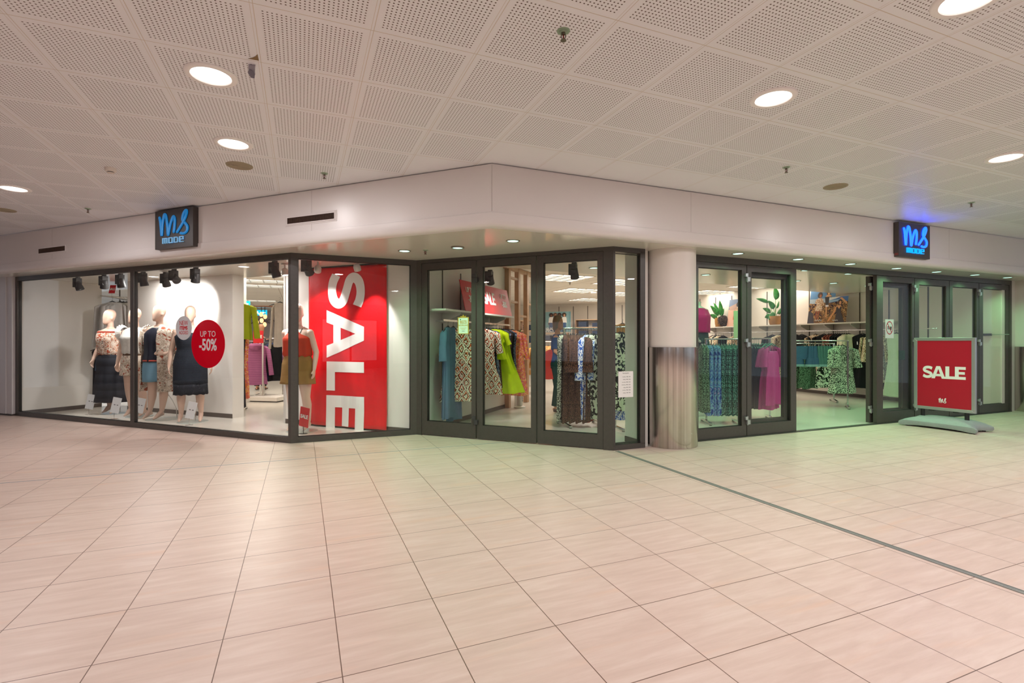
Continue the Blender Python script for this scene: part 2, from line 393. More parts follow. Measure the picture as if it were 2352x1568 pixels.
mb = MB(); mb.prism([(p.x, p.y) for p in (C1 - U_D * 6.9 + N_D * .06, C1 + N_D * .06, C2 + N_D * .03, C3 + N_D * .03, C4 + N_R * .03, C5 + N_R * .03, C5 + U_R * 7.6 + N_R * .03, Vector((14, 30, 0)), Vector((-22, 30, 0)))][::-1], -.05, .002)
struct('floor_2', mb, MT_SHOPFLOOR)

def wall(name, p, q, z0=0.0, z1=ZI, t=.10, mat=None, base=True, side=1):
    "wall from p to q, its seen face on the line"
    d = (q - p).normalized(); n = Vector((-d.y, d.x, 0)) * side
    mb = MB(); mb.prism([(p.x, p.y), (q.x, q.y), ((q + n * t).x, (q + n * t).y), ((p + n * t).x, (p + n * t).y)], z0, z1)
    o = struct(name, mb, mat or MT_WALL)
    if base:
        mb = MB(); a, b = p - n * .006, q - n * .006
        mb.prism([(a.x, a.y), (b.x, b.y), (q.x, q.y), (p.x, p.y)], 0, .075)
        struct('baseboard_' + name.split('_', 1)[1], mb, M('skirting', '#4b423c', .5))
    return o
def slots(name, p, U, s_list, z0, z1, off=.004):
    mb = MB(frame(p, U))
    for s in s_list: mb.box(s - .011, s + .011, -off - .004, .01, z0, z1)
    struct(name, mb, M('slot_dark', '#3a322b', .6))
# display partitions (white) behind the left window
gA = gp(330, 943); gB = gp(534, 961)
PART = C1 + N_D * 1.21
def pt(px, P, U): return P + U * xs(px, P, U)
sA, sB = xs(293, PART, U_D), xs(534, PART, U_D)
pa, pb = PART + U_D * sA, PART + U_D * sB
wall('wall_display', pa, pb, z1=ZS, t=.22)
# left side wall of the display
SL = C1 + U_D * (xs(40, C1, U_D) - .02)
wall('wall_side', SL + N_D * .05, SL + N_D * 1.32, z1=ZS, side=1)
# wall seen in the gap behind the left mannequins
gw = SL + N_D * 2.5
wall('wall_gap', gw, gw + U_D * 2.45, z1=ZI, mat=MT_WALL2)
slots('trim_4', gw, U_D, [xs(230, gw, U_D), xs(275, gw, U_D)], 1.0, 2.75)
# partition continuing the line of the folding door, behind the banner
W0 = C2 - U_D * 2.46 + N_D * .03
wall('wall_banner', W0, C2 + N_D * .03, z1=ZS, t=.10)
# wall from the door into the shop, bearing the first clothes rail
W1a = C2 + N_D * .13 + U_D * .02; W1b = W1a + N_D * 3.05
wall('wall_left', W1a, W1b, z1=ZI, side=1, mat=MT_WALL)
_tp = lambda px: xs(px, W1a, N_D)
slots('trim_5', W1a, N_D, [_tp(1016), _tp(1058), _tp(1101)], .1, 2.4, .003)
# right side wall of the shop
W2 = C5 + U_R * 7.25 + N_R * .02
W2e = W2 + N_R * 12.5
wall('wall_right', W2, W2e, z1=ZI, side=-1, mat=MT_WALL2)
_w2 = lambda px: xs(px, W2, N_R)
slots('trim_6', W2e, -N_R, [12.5 - _w2(p) for p in (1608, 1644, 1681, 1762, 1859, 1914, 1975, 2042, 2132)], .25, 2.44)
slots('trim_7', W2e, -N_R, [12.5 - _w2(p) for p in (1608, 1644, 1681, 1762, 1859)], 2.44, 2.68)
# back wall
BW = Vector((1.33, 21.0, 0)); tb = 0
for i in range(1, 400):
    q = BW + U_D * (i * .05)
    if (q - W2).dot(U_R) > -.02: tb = i * .05; break
wall('wall_back', BW - U_D * 6.0, BW + U_D * tb, z1=ZI, mat=MT_WALL2)
slots('trim_8', BW, U_D, [xs(p, BW, U_D) for p in (1252, 1284, 1317, 1350, 1400, 1429)], 1.2, 2.72)
wall('wall_far', Vector((-16, 25.5, 0)), Vector((-3.5, 25.5, 0)), z1=ZI, mat=m_white('far_wall', '#cfc0b8', .5))
# small white return left of the column, seen through the side light
q0 = C4 + N_R * .42; wall('wall_column', C4 + N_R * .08, q0, z1=ZS, t=.1, side=-1)
wall('wall_column_back', q0 + U_R * .1 - N_R * .1, q0 + U_R * .82 - N_R * .1, z1=ZS, t=.1)

# ------------------------------------------------------------------ shop front joinery
def pane(name, P, U, s0, s1, z0, z1, parent, d=.03):
    mb = MB(frame(P, U)); mb.box(s0, s1, d, d + .008, z0, z1)
    return obj(name, mb, MT_GLASS, parent)
def framed(name, P, U, bars, panes, d0=0.0, d1=.07, label=None):
    mb = MB(frame(P, U))
    for s0, s1, z0, z1 in bars: mb.box(s0, s1, d0, d1, z0, z1)
    o = struct(name, mb, MT_FRAME); 
    for s0, s1, z0, z1 in panes:
        pane('glass_pane', P, U, s0, s1, z0, z1, o)
        g = MB(frame(P, U)); w = .006
        g.box(s0, s0 + w, -.0 + d0 + .018, d0 + .06, z0, z1); g.box(s1 - w, s1, d0 + .018, d0 + .06, z0, z1)
        g.box(s0 + w, s1 - w, d0 + .018, d0 + .06, z0, z0 + w); g.box(s0 + w, s1 - w, d0 + .018, d0 + .06, z1 - w, z1)
        obj('gasket', g, MT_FRAME_IN, o)
    return o
sl, m0, m1 = xs(35, C1, U_D), xs(299, C1, U_D), xs(306.5, C1, U_D)
zb, zt = .075, ZS - .07
framed('window_1', C1, U_D, [(sl, 0, 0, zb), (sl, 0, zt, ZS), (sl, sl + .07, zb, zt), (m0, m1, zb, zt), (-.045, 0, zb, zt)],
       [(sl + .07, m0, zb, zt), (m1, -.045, zb, zt)], d1=.05)
e2 = xs(943, C1, U_R); L2 = (C2 - C1).length
framed('window_2', C1, U_R, [(0, L2, 0, zb), (0, L2, zt, ZS), (0, .085, zb, zt), (e2, L2, zb, zt)], [(.085, e2, zb, zt)])
L3 = (C3 - C2).length
fz = hit(1310, 582, C2, U_D)[1]
j0, j1 = xs(968.6, C2, U_D), xs(1385, C2, U_D)
framed('trim_9', C2, U_D, [(0, j0 - .004, 0, ZS), (j0 - .004, j1 + .004, fz + .004, ZS), (j1 + .004, L3, 0, ZS)], [], d1=.08)
def leaf(name, P, U, s0, s1, g0, g1, gz0, gz1, z1, z0=.012, d0=.006, hinges=(), hmat=None, handle=None, hs=None):
    o = framed(name, P, U, [(s0, g0, z0, z1), (g1, s1, z0, z1), (g0, g1, z0, gz0), (g0, g1, gz1, z1)], [(g0, g1, gz0, gz1)], d0=d0, d1=d0 + .06)
    for hz in hinges:
        s = s1 if hs is None else hs
        h = MB(frame(P, U)); h.box(s - .045, s - .002, d0 - .030, d0 + .002, hz + .012, hz + .055); h.box(s - .012, s + .04, d0 - .030, d0 + .002, hz - .05, hz + .008)
        h.M = h.M @ Matrix.Translation((s, d0 - .018, hz)); h.lathe([(.010, -.06), (.010, .06)], 10)
        obj('hinge', h, hmat or MT_ALU, o)
    return o
gb = .178; gt = 2.305
X = lambda px: xs(px, C2, U_D)
leaf('door_1', C2, U_D, X(968.6) , X(1092), X(980), X(1082), gb + .02, hit(1030, 617, C2, U_D)[1], fz, hinges=(.25, 2.14), hmat=MT_GREYPL)
leaf('door_2', C2, U_D, X(1095), X(1231), X(1108), X(1219), gb + .01, hit(1163, 608.5, C2, U_D)[1], fz)
leaf('door_3', C2, U_D, X(1234), X(1385), X(1248), X(1372), gb, hit(1310, 599.5, C2, U_D)[1], fz)
L4 = (C4 - C3).length; Y3 = lambda px: xs(px, C3, U_R)
framed('window_3', C3, U_R, [(0, L4, 0, hit(1440, 1020, C3, U_R)[1]), (0, L4, hit(1440, 579, C3, U_R)[1], ZS), (0, Y3(1413.5), .05, 2.4), (Y3(1471), L4, .05, 2.4)], [(Y3(1413.5), Y3(1471), .075, 2.36)])
# right facade
Z = lambda px: xs(px, C5, U_R)
hz1 = hit(1650, 603, C5, U_R)[1]; e5 = Z(2324)
framed('trim_10', C5, U_R, [(-.12, e5, hz1, ZS), (Z(2318.5), e5, 0, hz1), (-.12, Z(1597.5), 0, hz1)], [], d0=0, d1=.09)
hzR = [.22, 1.28, 2.17]
zg = hit(1680, 618, C5, U_R)[1]; zgb = hit(1680, 980, C5, U_R)[1]
leaf('door_4', C5, U_R, Z(1598), Z(1715.5), Z(1605), Z(1705), zgb, zg, hz1 - .006, hinges=hzR)
leaf('door_5', C5, U_R, Z(1716.5), Z(1829.5), Z(1726.5), Z(1817), hit(1770, 970, C5, U_R)[1], hit(1770, 627, C5, U_R)[1], hz1 - .006, d0=.002)
leaf('door_6', C5, U_R, Z(2015), Z(2101), Z(2029), Z(2095.5), hit(2060, 943, C5, U_R)[1], hit(2060, 648.5, C5, U_R)[1], hz1 - .006, hinges=hzR)
leaf('door_7', C5, U_R, Z(2102), Z(2181), Z(2112), Z(2174), .20, hit(2140, 655, C5, U_R)[1], hz1 - .006)
leaf('door_8', C5, U_R, Z(2182), Z(2249), Z(2189), Z(2244), .20, hit(2218, 660, C5, U_R)[1], hz1 - .006, hinges=hzR)
leaf('door_9', C5, U_R, Z(2250), Z(2318), Z(2259), Z(2311), hit(2285, 928, C5, U_R)[1], hit(2285, 664, C5, U_R)[1], hz1 - .006)
# leaves folded flat behind the ones beside the doorway
Pf = C5 + N_R * .098
leaf('door_10', Pf, U_R, Z(2013), Z(2101), Z(2027), Z(2089), .20, 2.19, hz1 - .006, hinges=(.22, 1.28, 2.17), hs=Z(2013) + .01)
leaf('door_11', Pf, U_R, Z(1716.5), Z(1829.5), Z(1727), Z(1817), .20, 2.20, hz1 - .006)
# sill strip across the opening
mb = MB(frame(C5, U_R)); mb.box(Z(1598), Z(2320), -.03, .05, .0, .010); struct('trim_11', mb, M('sill', '#4c4a46', .4, .4))
# white end wall right of the doors and the two flats of the pillar at the left end
mb = MB(frame(C5, U_R)); mb.box(e5 + .003, e5 + 1.2, .02, .3, 0, ZS); struct('wall_end_right', mb, MT_WALL)
mb = MB(frame(C1, U_D)); s8, s22 = xs(8, C1, U_D), xs(23, C1, U_D)
mb.box(s8, s22 - .004, -.06, .25, .03, ZS); mb.box(s22, sl - .003, -.045, .25, .03, ZS)
struct('wall_end_left', mb, m_white('pillar_white', '#d9d5d6', .4))
mb = MB(frame(C1, U_D)); mb.box(s8 - 2.5, s8 - .004, .02, .2, 0, ZS); struct('wall_neighbour', mb, M('blue_grey', '#8493ad', .45))
mb = MB(frame(C1, U_D)); mb.box(s8, sl - .003, -.05, .2, 0, .03); struct('baseboard_left', mb, M('skirting', '#4b423c', .5))
# metal strips let into the mall floor
sp = C3 - N_R * .04 + U_R * .02
mb = MB(frame(sp, -N_R)); 
for y0, y1, zz in ((-.022, -.016, .005), (-.014, -.002, .003), (.002, .014, .003), (.016, .022, .005)): mb.box(0, 9, y0, y1, -.01, zz)
struct('trim_12', mb, M('floor_strip', '#8d908b', .45, .25))
ps = gp(390, 1078); pe = ps + U_R * 5.9
mb = MB(frame(ps, U_R)); mb.box(-7, xs(1172, ps, U_R), -.006, .006, -.01, .002); struct('trim_13', mb, M('floor_strip_thin', '#a3a8ae', .4, .3))
# ------------------------------------------------------------------ lamps and ceiling fittings
def lamp(name, typ, loc, power, col, parent=None, rot=(0, 0, 0), size=.2, spot=None, blend=.6):
    d = bpy.data.lights.new(name, typ); d.energy = power; d.color = col
    if typ == 'AREA': d.shape = 'DISK'; d.size = size
    if typ == 'SPOT': d.spot_size = spot; d.spot_blend = blend; d.shadow_soft_size = size
    if typ == 'POINT': d.shadow_soft_size = size
    o = bpy.data.objects.new(name, d); COL.objects.link(o); o.location = loc; o.rotation_euler = rot
    if parent: o.parent = parent
    return o
MT_DIFF = M('lamp_diffuser', '#fff8f2', .5, emit=3.2, ecol='#fff6ee'); MT_TRIM = M('lamp_trim', '#f6f2f0', .4)
MT_GREENL = M('green_lamp', '#d9fff0', .4, emit=2.2, ecol='#b4f0dc')
def downlight(loc, label, group, r=.115, tr=.158):
    t = thing('ceiling_light', label, 'ceiling light', loc, 0, group)
    mb = MB(); mb.lathe([(r, -.002), (r + .006, -.012), (tr - .01, -.014), (tr, -.004), (tr, 0)], 40, cap=False); obj('trim_ring', mb, MT_TRIM, t, smooth=True)
    mb = MB(); mb.lathe([(r, -.006), (r * .6, -.009), (.001, -.010)], 40, cap=False); obj('diffuser', mb, MT_DIFF, t, smooth=True)
    lamp('lamp', 'AREA', (0, 0, -.016), LIT['mall'], COL_MALL, t, size=.2)
    return t
ML = [((485, 172), 'large round ceiling light nearest the hanging paper scrap'), ((536, 329), 'round ceiling light next to the left beige speaker grille'),
      ((31, 432), 'round ceiling light at the far left edge of the photo'), ((1776, 224), 'large round ceiling light right of the big sprinkler'),
      ((2310, 361), 'round ceiling light near the right edge above the right shop sign'), ((2225, -4), 'round ceiling light cut by the top edge at right')]
for (px, py), lb in ML: dl0 = downlight(gp(px, py, ZC), lb, 'round lights in the mall ceiling')
for i, (a, b) in enumerate([(-5.5, 3.6), (-3.6, .3), (.9, .3), (4.4, -.7), (6.9, 1.6), (-1.5, -3.2), (3.0, -3.6), (8.5, -1.5), (-7.0, -1.0), (8.3, 2.4)]):
    p = U_R * a + N_R * b; downlight(Vector((p.x, p.y, ZC)), '%s round ceiling light of the mall lying outside the picture' % ORD[i], 'round lights in the mall ceiling outside the picture')
def soffit_light(loc, label, group='green tinted lights in the soffit', drop=0.0, power=None, r=.062):
    t = thing('soffit_light', label, 'ceiling light', loc, 0, group)
    mb = MB(); mb.lathe([(r, .0), (r + .003, -.006 - drop), (r + .016, -.006 - drop), (r + .018, -.001)], 28, cap=False); obj('trim_ring', mb, M('soffit_trim', '#8a7f72', .35), t, smooth=True)
    mb = MB(); mb.lathe([(r, -.003 - drop * .6), (.001, -.005 - drop * .6)], 28, cap=False); obj('diffuser', mb, MT_GREENL, t, smooth=True)
    lamp('lamp', 'SPOT', (0, 0, -.02 - drop), power or LIT['soffit'], COL_GREEN, t, size=.05, spot=2.5, blend=.8)
    return t
SL_ = [(929, 576, 'small green soffit light left of the soffit sprinkler'), (1051, 567, 'green soffit light hanging slightly out of its hole'), (1178, 553, 'green soffit light nearest the fascia corner'),
       (1695, 582, 'first green soffit light right of the round column'), (1833, 595, 'second green soffit light right of the column above the open doorway'), (1953, 606, 'third green soffit light right of the column'),
       (2059, 616, 'green soffit light below left of the right shop sign'), (2151, 624, 'green soffit light below right of the right shop sign'), (2239, 631, 'second last green soffit light at the right'), (2314, 637, 'last green soffit light at the right end')]
for px, py, lb in SL_: soffit_light(gp(px, py, ZS), lb, drop=.012 if px == 1051 else 0)
for px, py, lb in ((1621, 631, 'inner soffit light seen through the first right leaf'), (1735, 637.5, 'inner soffit light seen through the second right leaf'), (1851, 620.5, 'inner soffit light at the left of the open doorway, nearer'), (1829, 645, 'inner soffit light behind the doorway jamb'),
                   (1950, 628.5, 'inner soffit light in the middle of the open doorway'), (1914, 650, 'inner soffit light farther back in the open doorway'), (1364, 615, 'inner soffit light in the top right corner of the third folding leaf'), (1994, 656, 'inner soffit light beside the folded leaf at the doorway right')):
    soffit_light(gp(px, py, ZS), lb, 'lights in the inner soffit', power=LIT['soffit'] * .7)

def speaker(loc, label):
    t = thing('speaker_grille', label, 'speaker', loc, 0, 'round beige ceiling speakers'); m = M('beige_grille', '#a3957c', .6)
    mb = MB(); mb.lathe([(.123, 0), (.120, -.007), (.108, -.010), (.104, -.006)], 40, cap=False); obj('rim', mb, m, t, smooth=True)
    mb = MB(); pr = []
    for i in range(9): r = .104 - i * .0125; pr += [(r, -.006), (r - .003, -.010), (max(.001, r - .008), -.010), (max(.001, r - .011), -.006)]
    mb.lathe(pr, 40, cap=False); obj('grille', mb, m, t, smooth=True)
speaker(gp(550, 380, ZC), 'round beige ceiling speaker below the middle left ceiling light')
speaker(gp(1919, 428, ZC), 'round beige ceiling speaker at the right near the fascia')
speaker(gp(10, 482, ZC), 'round beige ceiling speaker cut by the left edge')
def sprinkler(loc, label, cup='#9fb39a'):
    t = thing('sprinkler', label, 'sprinkler', loc, 0, 'fire sprinklers'); mc = M('sprinkler_metal', '#7d7465', .35, .7)
    mb = MB(); mb.lathe([(.012, -.012), (.022, -.012), (.024, -.004), (.036, -.004), (.038, 0)], 24, cap=False); obj('escutcheon', mb, M('sprinkler_cup_' + cup, cup, .3, .3), t, smooth=True)
    mb = MB(); mb.tube([(0, 0, 0), (0, 0, -.022)], .010, 10)
    for s in (-1, 1): mb.tube([(s * .010, 0, -.018), (s * .013, 0, -.032), (s * .006, 0, -.047), (0, 0, -.052)], .0028, 6)
    obj('frame', mb, mc, t, smooth=True)
    mb = MB(); mb.tube([(0, 0, -.020), (0, 0, -.046)], .0035, 8); obj('bulb', mb, M('red_bulb', '#7c1a14', .2), t, smooth=True)
    mb = MB(); mb.lathe([(.001, -.052), (.016, -.052), (.017, -.056), (.001, -.057)], 16); obj('deflector', mb, mc, t)
for px, py, z, lb in ((1294, 71, ZC, 'large looking sprinkler at the top centre of the ceiling'), (745, 398, ZC, 'sprinkler near the left fascia right of the beige speaker'), (202, 479, ZC, 'sprinkler at the left below the smoke detector'),
                      (1806, 384, ZC, 'sprinkler left of the right beige speaker'), (2231, 465, ZC, 'sprinkler right of the blue glow of the right shop sign'), (977, 574, ZS, 'sprinkler in the soffit between two green lights')):
    sprinkler(gp(px, py, z), lb)
sprinkler(gp(1309, 649, ZI), 'small sprinkler in the shop ceiling seen through the third folding leaf', '#3a332d')
t = thing('smoke_detector', 'white round smoke detector under the left part of the ceiling', 'smoke detector', gp(254, 386, ZC))
mb = MB(); mb.lathe([(.050, 0), (.050, -.022), (.045, -.034), (.030, -.038)], 32); obj('base', mb, M('warm_white', '#e2d8d0', .4), t, smooth=True)
mb = MB(); mb.lathe([(.026, -.038), (.026, -.045)], 24); obj('chamber', mb, MT_BLACK, t)
mb = MB(); mb.lathe([(.031, -.045), (.030, -.052), (.001, -.055)], 32); obj('cap', mb, M('warm_white', '#e2d8d0', .4), t, smooth=True)
# torn tile corner with a scrap of grey paper
pc = gp(600, 142, ZC)
mb = MB(Matrix.Translation(pc) @ Matrix.Rotation(ROT_R, 4, 'Z'))
mb.add([(-.012, -.012, -.002), (-.075, -.012, -.002), (-.050, -.030, -.002), (-.030, -.055, -.002), (-.014, -.090, -.002)], [(0, 1, 2, 3, 4)])
o = obj('torn_hole', mb, M('torn_core', '#8b7350', .9)); tag(o, 'brown torn corner of a ceiling tile above the paper scrap', 'ceiling damage')
t = thing('paper_scrap', 'grey scrap of paper hanging from the torn ceiling tile', 'paper', gp(581, 150, ZC))
mb = MB(); g = [[(x, .004 * math.sin(z * 60 + x * 40) - .01, z) for x in (-.022, 0, .020)] for z in (0, -.02, -.045, -.065)]
mb.loft(g, cap=False, closed=False); obj('strip', mb, M('grey_paper', '#aaa4ad', .8), t)
mb = MB(); mb.add([(-.012, -.016, -.03), (.012, -.02, -.048), (.024, -.022, -.068), (.020, -.02, -.095), (-.004, -.018, -.088), (-.016, -.016, -.07), (-.026, -.016, -.052)], [tuple(range(7))])
obj('torn_flap', mb, M('grey_paper_dark', '#85828c', .8), t)

# ------------------------------------------------------------------ fascia: vents and shop signs
def vent(px0, px1, py0, py1, label):
    s0, z1 = hit(px0, py0, FC, U_D); s1, _ = hit(px1, py0, FC, U_D); z0 = hit(px0, py1, FC, U_D)[1]; z1 = hit(px0, py0, FC, U_D)[1]
    fr = frame(FC, U_D); c = fr @ Vector(((s0 + s1) / 2, 0, (z0 + z1) / 2)); w, h = (s1 - s0) / 2, (z1 - z0) / 2
    t = thing('wall_vent', label, 'vent', c, ROT_D, 'brown slotted vents in the left fascia')
    mb = MB(); mb.box(-w, w, -.0065, -.0042, -h, h); obj('core', mb, M('vent_dark', '#1d140f', .8), t)
    n = int(w * 2 / .012); mb = MB()
    for i in range(n): x = -w + (i + .5) * 2 * w / n; mb.box(x - .0025, x + .0025, -.0105, -.0065, -h, h)
    o = obj('slats', mb, M('vent_slat', '#4e372b', .6, noise=.3, nscale=60), t)
    mb = MB(); b = .011
    for a in ((-w - b, w + b, h, h + b), (-w - b, w + b, -h - b, -h), (-w - b, -w, -h, h), (w, w + b, -h, h)): mb.box(a[0], a[1], -.012, .001, a[2], a[3])
    obj('frame', mb, M('vent_frame', '#ece6e4', .3), t)
    mb = MB(); b = .034; mb.box(-w - b, w + b, -.004, .0, -h - b * .8, h + b * .8); obj('mounting_plate', mb, MT_FASCIA, t)
vent(90, 151, 572, 582.5, 'small brown slotted vent at the left end of the fascia')
vent(661, 769, 501.5, 515, 'larger brown slotted vent in the fascia left of the corner')
# strokes of the script logo in a unit square (x right, z up)
def cr(pts, n=8):
    out = []; P = [Vector((p[0], 0, p[1])) for p in pts]; P = [P[0] * 2 - P[1]] + P + [P[-1] * 2 - P[-2]]
    for i in range(1, len(P) - 2):
        for k in range(n):
            t = k / n; a, b, c, d = P[i - 1], P[i], P[i + 1], P[i + 2]
            out.append(.5 * ((2 * b) + (c - a) * t + (2 * a - 5 * b + 4 * c - d) * t * t + (3 * b - 3 * c + d - a) * t ** 3))
    return out + [P[-2]]
LOGO_M = [(.135, .845), (.165, .70), (.195, .38), (.200, .345), (.205, .40), (.222, .66), (.262, .86), (.285, .885), (.315, .83), (.350, .60), (.365, .38), (.372, .345), (.385, .40), (.430, .62), (.490, .78), (.520, .80), (.545, .72), (.540, .55), (.515, .375)]
LOGO_S = [(.590, .37), (.66, .47), (.78, .66), (.845, .82), (.850, .90), (.825, .915), (.775, .85), (.745, .73), (.760, .655), (.82, .585), (.868, .50), (.860, .40), (.80, .345), (.72, .345), (.690, .375)]
def logo_script(mb, S, r, ox=0, oz=0, yd=1.0):
    for pts in (LOGO_M, LOGO_S):
        q = cr(pts); mb.tube([(ox + p.x * S, 0, oz + p.z * S) for p in q], [r * S * (.55 if k_ in (0, len(q) - 1) else .85 if k_ in (1, len(q) - 2) else 1) for k_ in range(len(q))], 10)
def bar2(mb, p, q, w, d0=-.02, d1=0):
    p = Vector((p[0], 0, p[1])); q = Vector((q[0], 0, q[1])); d = (q - p).normalized(); n = Vector((-d.z, 0, d.x)) * w / 2; e = d * w / 2
    c = [p - e + n, q + e + n, q + e - n, p - e - n]
    mb.add([(v.x, d0, v.z) for v in c] + [(v.x, d1, v.z) for v in c], [(0, 1, 2, 3), (7, 6, 5, 4), (0, 4, 5, 1), (1, 5, 6, 2), (2, 6, 7, 3), (3, 7, 4, 0)])
def logo_mode(mb, x0, z0, h, w, t, d0=-.018):
    L = {'m': [((0, 0), (0, 1)), ((0, 1), (1, 1)), ((.5, 1), (.5, 0)), ((1, 1), (1, 0))], 'o': [((0, 0), (0, 1)), ((0, 1), (1, 1)), ((1, 1), (1, 0)), ((1, 0), (0, 0))],
         'd': [((0, 0), (0, 1)), ((0, 1), (.85, 1)), ((.85, 1), (1, .85)), ((1, .85), (1, .15)), ((1, .15), (.85, 0)), ((.85, 0), (0, 0))], 'e': [((1, 0), (0, 0)), ((0, 0), (0, 1)), ((0, 1), (1, 1)), ((1, 1), (1, .5)), ((1, .5), (0, .5))]}
    x = x0; g = w * .065
    for ch in 'mode':
        lw = (w - 3 * g * 1.6) * (.30 if ch == 'm' else .2333)
        for a, b in L[ch]: bar2(mb, (x + a[0] * lw, z0 + a[1] * h), (x + b[0] * lw, z0 + b[1] * h), t, d0)
        x += lw + g * 1.6
def shop_sign(P, U, px0, px1, py_t, py_b, label, m_script, m_mode, rotz_, sticker=False):
    s0, zt_ = hit(px0, py_t, P - Vector((-U.y, U.x, 0)) * .075, U); s1 = hit(px1, py_t, P - Vector((-U.y, U.x, 0)) * .075, U)[0]; zb_ = hit(px0, py_b, P - Vector((-U.y, U.x, 0)) * .075, U)[1]
    S = s1 - s0; Hh = zt_ - zb_; c = frame(P, U) @ Vector((s0, 0, zb_))
    t = thing('shop_sign', label, 'sign', c, rotz_, 'square dark shop signs on the fascia')
    mb = MB(); mb.box(0, S, -.075, -.002, 0, Hh); obj('box', mb, M('sign_brown', '#463f3d', .45), t, bevel=.002)
    mb = MB(Matrix.Translation((0, -.083, .0)) @ Matrix.Diagonal((S / Hh, .55, 1, 1))); logo_script(mb, Hh, .033, 0, 0); obj('script_logo', mb, m_script, t, smooth=True)
    mb = MB(Matrix.Translation((0, -.076, 0))); logo_mode(mb, S * .235, Hh * .135, Hh * .125, S * .53, Hh * .017); obj('word_mode', mb, m_mode, t)
    if sticker:
        mb = MB(); mb.box(-.0015, 0, -.068, -.018, .02, .05); obj('sticker', mb, M('red_sticker', '#7e3733', .5), t)
    return t
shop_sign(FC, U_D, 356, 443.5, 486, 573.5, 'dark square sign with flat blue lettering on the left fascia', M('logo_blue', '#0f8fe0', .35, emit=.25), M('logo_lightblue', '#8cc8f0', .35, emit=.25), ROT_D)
shop_sign(FC, U_R, 2064.5, 2136, 508.5, 588, 'dark square sign with glowing blue lettering on the right fascia', M('logo_glow', '#1e6cff', .3, emit=7.0, ecol='#0b3cff'), M('logo_glow2', '#19a8ee', .3, emit=1.2, ecol='#0a9af0'), ROT_R, True)

# ------------------------------------------------------------------ columns
def column(cx, cy, r, rs, label, ztop):
    t = thing('column', label, 'column', (cx, cy, 0), 0, 'round columns with steel cladding')
    mb = MB(); mb.lathe([(rs, 0), (rs, ZS)], 64); obj('shaft', mb, m_white('column_paint', '#e6ddd6', .45), t, smooth=True)
    mb = MB(); mb.lathe([(r - .004, .0), (r, .004), (r, ztop - .003), (r - .004, ztop), (rs - .01, ztop)], 96, cap=False); obj('steel_cladding', mb, MT_STEEL, t, smooth=True)
    return t
cb = gp(1540.5, 1032); rc = .5 * 118 / F * (cb.y + .31)
column((1540.5 - CX) / F * (cb.y + rc), cb.y + rc, rc * .995, rc * .935, 'round white column with brushed steel lower half left of the right doors', 1.232)
c2y = 1518.4 / (948 - 784) + .30; column((2325 - CX) / F * c2y + .36, c2y, .32, .30, 'column with steel cladding cut by the right edge of the photo', 1.205)
# ------------------------------------------------------------------ bodies: tapering rings merged into one skin
def ring(c, rx, ry, n=20, d=None, pw=1.0):
    c = Vector(c); out = []
    for i in range(n):
        a = 2 * PI * i / n; x, y = math.cos(a), math.sin(a)
        out.append((c.x + rx * x, c.y + ry * y, c.z))
    return out
def fuse(name, mb, mat, parent, voxel=.009, smooth_it=6):
    me = mb.mesh(name, mat); tmp = bpy.data.objects.new('t', me); COL.objects.link(tmp)
    m = tmp.modifiers.new('r', 'REMESH'); m.mode = 'VOXEL'; m.voxel_size = voxel; m.use_smooth_shade = True
    s = tmp.modifiers.new('s', 'SMOOTH'); s.factor = .5; s.iterations = smooth_it
    dg = bpy.context.evaluated_depsgraph_get(); dg.update()
    out = bpy.data.meshes.new_from_object(tmp.evaluated_get(dg)); bpy.data.objects.remove(tmp); bpy.data.meshes.remove(me)
    out.name = name; out.materials.clear(); out.materials.append(mat)
    out.polygons.foreach_set('use_smooth', [True] * len(out.polygons))
    return link(name, out, parent)
TORSO = [(.84, .150, .115, 0, .02), (.90, .205, .145, 0, .02), (.97, .218, .150, 0, .015), (1.05, .200, .135, 0, .005), (1.13, .172, .118, 0, -.005), (1.20, .162, .112, 0, -.01), (1.28, .178, .125, 0, -.015), (1.36, .188, .138, 0, -.02),
         (1.42, .190, .118, 0, -.008), (1.47, .195, .092, 0, .0), (1.505, .165, .072, 0, .005), (1.53, .095, .060, 0, .01), (1.545, .058, .055, 0, .01)]
def torso_at(z, grow=0.0, w=1.0):
    T = TORSO
    for i in range(len(T) - 1):
        if T[i][0] <= z <= T[i + 1][0]:
            k = (z - T[i][0]) / (T[i + 1][0] - T[i][0]); r = [T[i][j] + (T[i + 1][j] - T[i][j]) * k for j in range(5)]
            return r[1] * w + grow, r[2] + grow, r[3], r[4]
    r = T[0] if z < T[0][0] else T[-1]
    return r[1] * w + grow, r[2] + grow, r[3], r[4]
